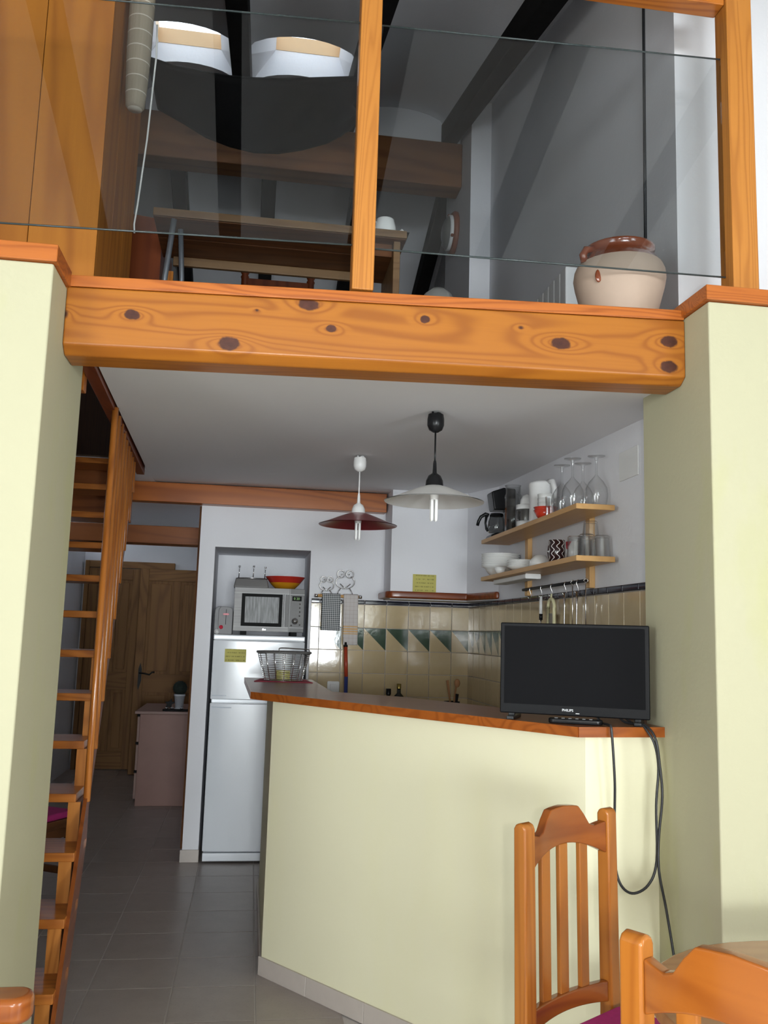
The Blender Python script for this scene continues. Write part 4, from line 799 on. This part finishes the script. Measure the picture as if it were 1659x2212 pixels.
build('handle', MB().tube([(1.390, 4.045, z_+.205), (1.398, 4.010, z_+.20), (1.402, 3.995, z_+.16), (1.400, 4.0, z_+.09), (1.392, 4.035, z_+.05)], [.013, .014, .013, .012, .012]), 'white_plastic', kt); build('spout', MB().prism([(4.155, z_+.20), (4.158, z_+.15), (4.185, z_+.205)], 1.355, 1.380, 'X'), 'white_plastic', kt, bevel=.004)
rb_ = [thing('red_bowl', 'shiny red bowl on the shelf, lower of the two nested under white cups', 'bowl', (1.345, 3.955, Z2)), thing('red_bowl', 'shiny red bowl nested on top of another red bowl', 'bowl', (1.345, 3.955, Z2))]
for k, t in enumerate(rb_):
    dz = .0145*k; build('bowl', MB().lathe([(0, z_+dz), (.028, z_+dz), (.045, z_+.022+dz), (.058, z_+.048+dz), (.055, z_+.048+dz), (.042, z_+.026+dz), (.026, z_+.012+dz), (0, z_+.012+dz)], (1.345, 3.955, 0), 24), 'ceramic_red', t); t['kind_'] = 0; del t['kind_']
for k in range(3):
    dz = .0275+.020*k; tag(build('white_cup', MB().lathe([(0, z_+dz), (.024, z_+dz), (.036, z_+dz+.030), (.039, z_+dz+.058), (.036, z_+dz+.058), (.033, z_+dz+.030), (.022, z_+dz+.006), (0, z_+dz+.006)], (1.345, 3.955, 0), 20), 'ceramic'), ('lowest', 'middle', 'topmost')[k]+' small white cup of the stack standing in the red bowls', 'cup', 'white cups stacked in the red bowls')
def tumbler(name, lab, x_, y_, z_, r, h, inv, grp=None):
    a, b = (r*1.0, r*.84) if inv else (r*.84, r)
    pr = [(0, 0), (a, 0), (b, h), (b-.002, h), (a-.003, .006), (0, .006)] if not inv else [(a, 0), (b, h-.004), (b-.004, h), (0, h), (0, h-.009), (b-.004, h-.010), (a-.0025, 0)]
    return tag(build(name, MB().lathe([(p, z_+q) for p, q in pr], (x_, y_, 0), 14, smooth=False), 'drink_glass'), lab, 'glass', grp)
tumbler('tumbler', 'clear tumbler on the upper shelf beside the red bowls', 1.338, 3.845, Z2, .033, .095, False)
def wine(x_, y_, lab):
    z_ = Z2; t = thing('wine_glass', lab, 'wine glass', (x_, y_, z_), 0, 'upturned wine glasses'); c_ = (x_, y_, 0)
    build('bowl', MB().lathe([(.038, z_), (.0445, z_+.028), (.048, z_+.055), (.045, z_+.085), (.031, z_+.112), (.011, z_+.134), (.0055, z_+.143)], c_, 24), 'drink_glass', t)
    build('stem', MB().lathe([(.0055, z_+.142), (.0048, z_+.165), (.0050, z_+.200), (.009, z_+.2165)], c_, 12), 'drink_glass', t); build('foot', MB().lathe([(.009, z_+.2165), (.036, z_+.2210), (.037, z_+.2235), (0, z_+.2240)], c_, 24), 'drink_glass', t)
WG = ['upturned wine glass beside the clear tumbler on the upper shelf', 'upturned wine glass at the front edge of the upper shelf', 'upturned wine glass close to the wall on the upper shelf', 'upturned wine glass at the free end of the upper shelf']
for (x_, y_), lab in zip(((1.345, 3.735), (1.336, 3.578), (1.416, 3.665), (1.412, 3.500)), WG): wine(x_, y_, lab)
# lower tier
z_ = Z1
for k in range(8):
    dz = .0098*k; tag(build('soup_plate', MB().lathe([(0, z_+dz), (.055, z_+dz), (.080, z_+.030+dz), (.086, z_+.042+dz), (.108, z_+.052+dz), (.108, z_+.055+dz), (.084, z_+.046+dz), (.077, z_+.034+dz), (.052, z_+.006+dz), (0, z_+.006+dz)], (1.362, 4.775, 0), 32), 'ceramic'), ('lowest ' if k == 0 else 'topmost ' if k == 7 else '')+'white soup plate '+('of' if k in (0, 7) else 'inside')+' the tall stack on the lower shelf', 'plate', 'soup plates in the tall stack')
def bowl(name, lab, x_, y_, z0, r, h, cat='bowl', inv=False, grp=None):
    pr = [(0, 0), (r*.5, 0), (r*.85, h*.4), (r, h), (r-.003, h), (r*.8, h*.42), (r*.45, .005), (0, .005)]
    if inv: pr = [(p, h-q) for p, q in reversed(pr)]
    return tag(build(name, MB().lathe([(p, z0+q) for p, q in pr], (x_, y_, 0), 24), 'ceramic'), lab, cat, grp)
bowl('small_bowl', 'small white bowl between the two plate stacks', 1.312, 4.603, z_, .032, .038)
for k in range(5):
    dz = .008*k; tag(build('saucer', MB().lathe([(0, z_+dz), (.045, z_+dz), (.062, z_+.012+dz), (.080, z_+.022+dz), (.080, z_+.025+dz), (.060, z_+.016+dz), (.043, z_+.005+dz), (0, z_+.005+dz)], (1.362, 4.36, 0), 28), 'ceramic'), ('lowest ' if k == 0 else 'topmost ' if k == 4 else '')+'white saucer '+('of' if k in (0, 4) else 'inside')+' the short stack beside the upturned bowl', 'plate', 'saucers in the short stack')
bowl('cereal_bowl', 'white bowl turned upside down beside the patterned mug', 1.365, 4.10, z_, .055, .062, inv=True)
def mug(lab, mat, x_, y_, r, h, ha):
    t = thing('mug', lab, 'mug', (x_, y_, Z1)); c_ = (x_, y_, 0)
    build('cup', MB().lathe([(0, Z1), (r, Z1), (r*1.0, Z1+h), (r-.004, Z1+h), (r-.004, Z1+.006), (0, Z1+.006)], c_, 28), mat, t)
    dx, dy = math.cos(ha), math.sin(ha); build('handle', MB().tube([(x_+dx*q, y_+dy*q, Z1+zz) for q, zz in ((r, h*.8), (r+.02, h*.78), (r+.026, h*.5), (r+.018, h*.25), (r, h*.22))], .0055), mat, t)
mug('dark brown mug with white wavy lines on the lower shelf', 'mug_zigzag', 1.345, 3.80, .036, .104, 1.9); mug('white and red mug beside the wavy patterned mug', 'mug_red', 1.385, 3.70, .033, .088, 1.2)
TL = 'upturned clear tumbler on the lower shelf, '
for x_, y_, q_ in ((1.335, 3.545, 'at the front beside the red and white mug'), (1.400, 3.60, 'behind by the upright'), (1.352, 3.460, 'at the front corner of the board'), (1.425, 3.475, 'close to the wall')): tumbler('tumbler', TL+q_, x_, y_, Z1, .037, .095, True, 'upturned tumblers on the lower shelf')
tumbler('tumbler', 'clear tumbler perched on top of the other upturned tumblers', 1.388, 3.505, Z1+.0955, .034, .062, True)
# ---------------------------------------------------------------- ON THE BAR
ZB = 1.182
tv = thing('television', 'small black flat-screen television on the end of the bar counter', 'television', (1.067, 2.851, ZB), math.radians(-25.7))
w = .2435
build('bezel', MB().box(-w, w, -.006, .022, .020, .322), 'tv_frame', tv, bevel=.004, local=True); build('screen', MB().box(-w+.014, w-.014, -.0075, -.0062, .052, .311), 'tv_screen', tv, local=True); build('back_shell', MB().box(-w+.04, w-.04, .022, .05, .05, .28), 'black_matte', tv, bevel=.01, local=True)
for sx in (-1, 1): build('foot', MB().prism([(sx*.205-.012, -.03), (sx*.205+.012, -.03), (sx*.205+.018, .10), (sx*.205-.018, .10)], 0, .012).box(sx*.205-.010, sx*.205+.010, 0, .02, .011, .03), 'black_plastic', tv, bevel=.002, local=True)
build('brand_lettering', text_mb('PHILIPS', .0115, Matrix.Translation((-.018, -.0068, .0345)) @ Matrix.Rotation(PI/2, 4, 'X')), 'print_white', tv, local=True)
build('brand_mark', MB().box(.008, .020, -.0075, -.0062, .028, .030), 'print_white', tv, local=True)
rm = thing('remote_control', 'black remote control lying in front of the television', 'remote', (1.055, 2.800, ZB), math.radians(-24))
build('case', MB().prism(rrect(-.086, .086, -.021, .021, .018, 6), 0, .016), 'black_plastic', rm, bevel=.004, local=True)
for i in range(6): build('button', MB().box(-.066+i*.022, -.056+i*.022, -.008, .008, .0161, .0178), 'tray_grey', rm, local=True)
def sm(pts, n=6):
    P = [Vector(p) for p in pts]; out = []
    for i in range(len(P)-1):
        a, b, c_, d_ = P[max(0, i-1)], P[i], P[i+1], P[min(len(P)-1, i+2)]
        for k in range(n):
            t = k/n; out.append(.5*((2*b)+(c_-a)*t+(2*a-5*b+4*c_-d_)*t*t+(3*b-a-3*c_+d_)*t**3))
    return out+[P[-1]]
tag(build('power_cable', MB().tube(sm([(1.148, 2.845, 1.200), (1.142, 2.79, 1.1875), (1.134, 2.715, 1.1875), (1.134, 2.695, 1.17), (1.145, 2.70, 1.029), (1.149, 2.71, .939), (1.150, 2.72, .80), (1.158, 2.70, .719), (1.198, 2.70, .685), (1.251, 2.70, .708), (1.280, 2.70, .779), (1.281, 2.70, .946), (1.290, 2.70, 1.058), (1.279, 2.70, 1.13), (1.262, 2.715, 1.17), (1.250, 2.74, 1.1880), (1.225, 2.80, 1.19), (1.21, 2.83, 1.21)]), .0042, 7), 'cable_black'), 'black cable looping down from the television below the bar counter', 'cable')
tag(build('aerial_cable', MB().tube(sm([(1.235, 2.83, 1.205), (1.243, 2.78, 1.188), (1.262, 2.725, 1.186), (1.278, 2.692, 1.15), (1.290, 2.69, 1.07), (1.297, 2.69, .974), (1.286, 2.695, .85), (1.283, 2.69, .752), (1.300, 2.68, .642), (1.315, 2.66, .497), (1.322, 2.62, .30), (1.318, 2.58, .06), (1.315, 2.50, .006)]), .0042, 7), 'cable_black'), 'black cable hanging from the bar end down to the floor beside the pier', 'cable')
pm = tag(build('placemat', MB().prism([(.030, 4.845), (.342, 4.80), (.318, 5.06), (.065, 5.10)], ZB, ZB+.003), 'mat_red'), 'red woven placemat under the wire basket', 'placemat')
bk = thing('wire_basket', 'round steel wire fruit basket standing on the red placemat', 'basket', (.188, 4.945, ZB+.003)); BC = Vector((.188, 4.945, 0)); zb0, zb1 = ZB+.0055, 1.338
def ringp(r, z, n=40, e=.88): return [(BC.x+r*math.cos(2*PI*i/n), BC.y+r*e*math.sin(2*PI*i/n), z) for i in range(n)]
m = MB()
for k in range(15): f = k/15; m.tube(ringp(.104+.040*f, zb0+(zb1-zb0)*f), .0014, 5, True)
build('rings', m, 'wire_steel', bk); build('rim', MB().tube(ringp(.146, zb1), .0065, 8, True), 'steel_dark', bk)
m = MB()
for k in range(16):
    a = 2*PI*k/16; m.tube([(BC.x, BC.y, zb0), (BC.x+.103*math.cos(a), BC.y+.0906*math.sin(a), zb0), (BC.x+.146*math.cos(a), BC.y+.1285*math.sin(a), zb1+.007)], .0022, 5)
build('ribs', m, 'chrome', bk)
build('handle', MB().tube(sm([(BC.x-.03, BC.y-.125, zb1+.008), (BC.x-.025, BC.y-.10, zb1+.024), (BC.x+.06, BC.y-.06, zb1+.022), (BC.x+.13, BC.y-.02, zb1+.018), (BC.x+.14, BC.y+.02, zb1+.008)]), .003, 6), 'wire_steel', bk)
tag(build('paper_packet', MB().box(.15, .225, 4.965, 4.985, zb0+.003, zb0+.05), 'note_yellow'), 'small yellow packet inside the wire basket', 'packet')
# ---------------------------------------------------------------- CHAIRS AND TABLE
def chair(lab, loc, rz, crest='chair_x', post='chair_z'):
    t = thing('dining_chair', lab, 'chair', loc, rz); kw = dict(local=True)
    for sx in (-1, 1):
        xc = sx*.176; pw = .021
        pr = [(-.222, 0), (-.186, 0), (-.172, .44), (-.172, .50), (-.182, .985), (-.187, .996), (-.200, 1.0), (-.213, .996), (-.219, .985), (-.212, .50), (-.212, .44)]
        build('leg', MB().prism(pr, xc-pw, xc+pw, 'X'), post, t, bevel=.006, seg=3, **kw)
        build('leg', MB().box(xc-.02, xc+.02, .17, .21, 0, .425), post, t, bevel=.005, **kw)
        build('side_stretcher', MB().box(xc-.010, xc+.010, -.18, .17, .18, .215), crest, t, bevel=.003, **kw)
        build('side_apron', MB().box(xc-.011, xc+.011, -.17, .17, .375, .425), crest, t, bevel=.003, **kw)
    build('front_apron', MB().box(-.156, .156, .18, .20, .375, .425), crest, t, bevel=.003, **kw); build('back_apron', MB().box(-.156, .156, -.198, -.178, .375, .425), crest, t, bevel=.003, **kw)
    def lean(z): return -.192-.009*(z-.50)/.485
    def curved(top, bot, name, th, depth):
        vs = []; fs = []; n = 16
        for i in range(n+1):
            u = i/n; x = -.156+.312*u; bow = -depth*(1-(2*u-1)**2)
            zt, zb = top(u), bot(u)
            for z, o in ((zb, th/2), (zt, th/2), (zt, -th/2), (zb, -th/2)): vs.append((x, lean(z)+bow+o, z))
        for i in range(n):
            for k in range(4): fs.append((i*4+k, i*4+(k+1) % 4, (i+1)*4+(k+1) % 4, (i+1)*4+k))
        fs += [(0, 3, 2, 1), (n*4, n*4+1, n*4+2, n*4+3)]
        build(name, MB().add(vs, fs), crest, t, bevel=.004, seg=2, **kw)
    def ctop(u):
        a = abs(2*u-1)
        if a > .72: return .958+.010*(a-.72)/.28
        if a > .34: s = (.72-a)/.38; return .958+.058*(s*s*(3-2*s))
        return 1.016+.004*(1-a/.34)
    curved(ctop, lambda u: .885+.040*(1-(2*u-1)**2), 'crest_rail', .026, .022)
    curved(lambda u: .562, lambda u: .510+.010*(1-(2*u-1)**2), 'lower_rail', .022, .018)
    for x in (-.080, 0, .080):
        u = (x+.156)/.312; bow = -.020*(1-(2*u-1)**2); z0, z1 = .556, .905+.02*(1-(2*u-1)**2)
        v = [(x+dx, lean(z)+bow+dy, z) for z in (z0, z1) for dx, dy in ((-.0175, .007), (.0175, .007), (.0175, -.007), (-.0175, -.007))]
        build('slat', MB().add(v, [(3, 2, 1, 0), (4, 5, 6, 7), (0, 1, 5, 4), (1, 2, 6, 5), (2, 3, 7, 6), (3, 0, 4, 7)]), post, t, bevel=.003, **kw)
    build('seat_board', MB().prism(rrect(-.195, .195, -.166, .215, .03), .4255, .470), crest, t, bevel=.004, **kw)
    build('cushion', MB().prism(rrect(-.188, .188, -.166, .208, .03, 6), .4705, .504), 'magenta_cloth', t, bevel=.010, seg=3, label='magenta seat cushion', **kw)
    return t
chair('varnished pine dining chair with magenta cushion standing against the yellow bar wall', (.951, 2.121, 0), math.radians(213.4))
chair('varnished pine dining chair pulled up to the round-ended table, back turned to the room', (.886, 1.349, 0), math.radians(-57), 'chair2_x')
chair('dining chair with magenta cushion stored under the wooden stair', (-1.13, 4.88, 0), math.radians(-120), 'dark_x', 'dark_z')
dt = thing('dining_table', 'polished brown dining table with rounded end beside the pine chairs', 'table', (1.55, 1.62, 0))
tpoly = arc((1.23, 1.66), .42, 90, 270, 20)+[(1.95, 1.24), (1.95, 2.08)]
build('top', MB().prism(tpoly, .722, .750), 'tabletop', dt, bevel=.006, seg=3); build('apron', MB().prism([(1.25+(x-1.25)*.86, 1.66+(y-1.66)*.84) for x, y in tpoly], .65, .7215), 'chair_x', dt)
for x_, y_ in ((1.16, 1.46), (1.16, 1.86), (1.82, 1.46), (1.82, 1.86)): build('leg', MB().box(x_-.03, x_+.03, y_-.03, y_+.03, 0, .6495), 'chair_z', dt, bevel=.006)
ac = thing('armchair', 'varnished wooden armchair whose rounded arm end shows beside the left pier', 'armchair', (-.72, 1.5, 0))
for y_ in (1.25, 1.75):
    build('arm', MB().prism(rrect(-1.05, -.350, y_-.036, y_+.036, .034, 8), .754, .800), 'chair_x', ac, bevel=.012, seg=4)
    for x_ in (-1.0, -.42): build('leg', MB().box(x_-.02, x_+.02, y_-.02, y_+.02, 0, .7535), 'chair_z', ac, bevel=.005)
build('seat', MB().box(-1.03, -.40, 1.275, 1.725, .38, .42), 'chair_x', ac, bevel=.006); build('back', MB().box(-1.06, -1.025, 1.275, 1.725, .42, .95), 'chair_x', ac, bevel=.006)
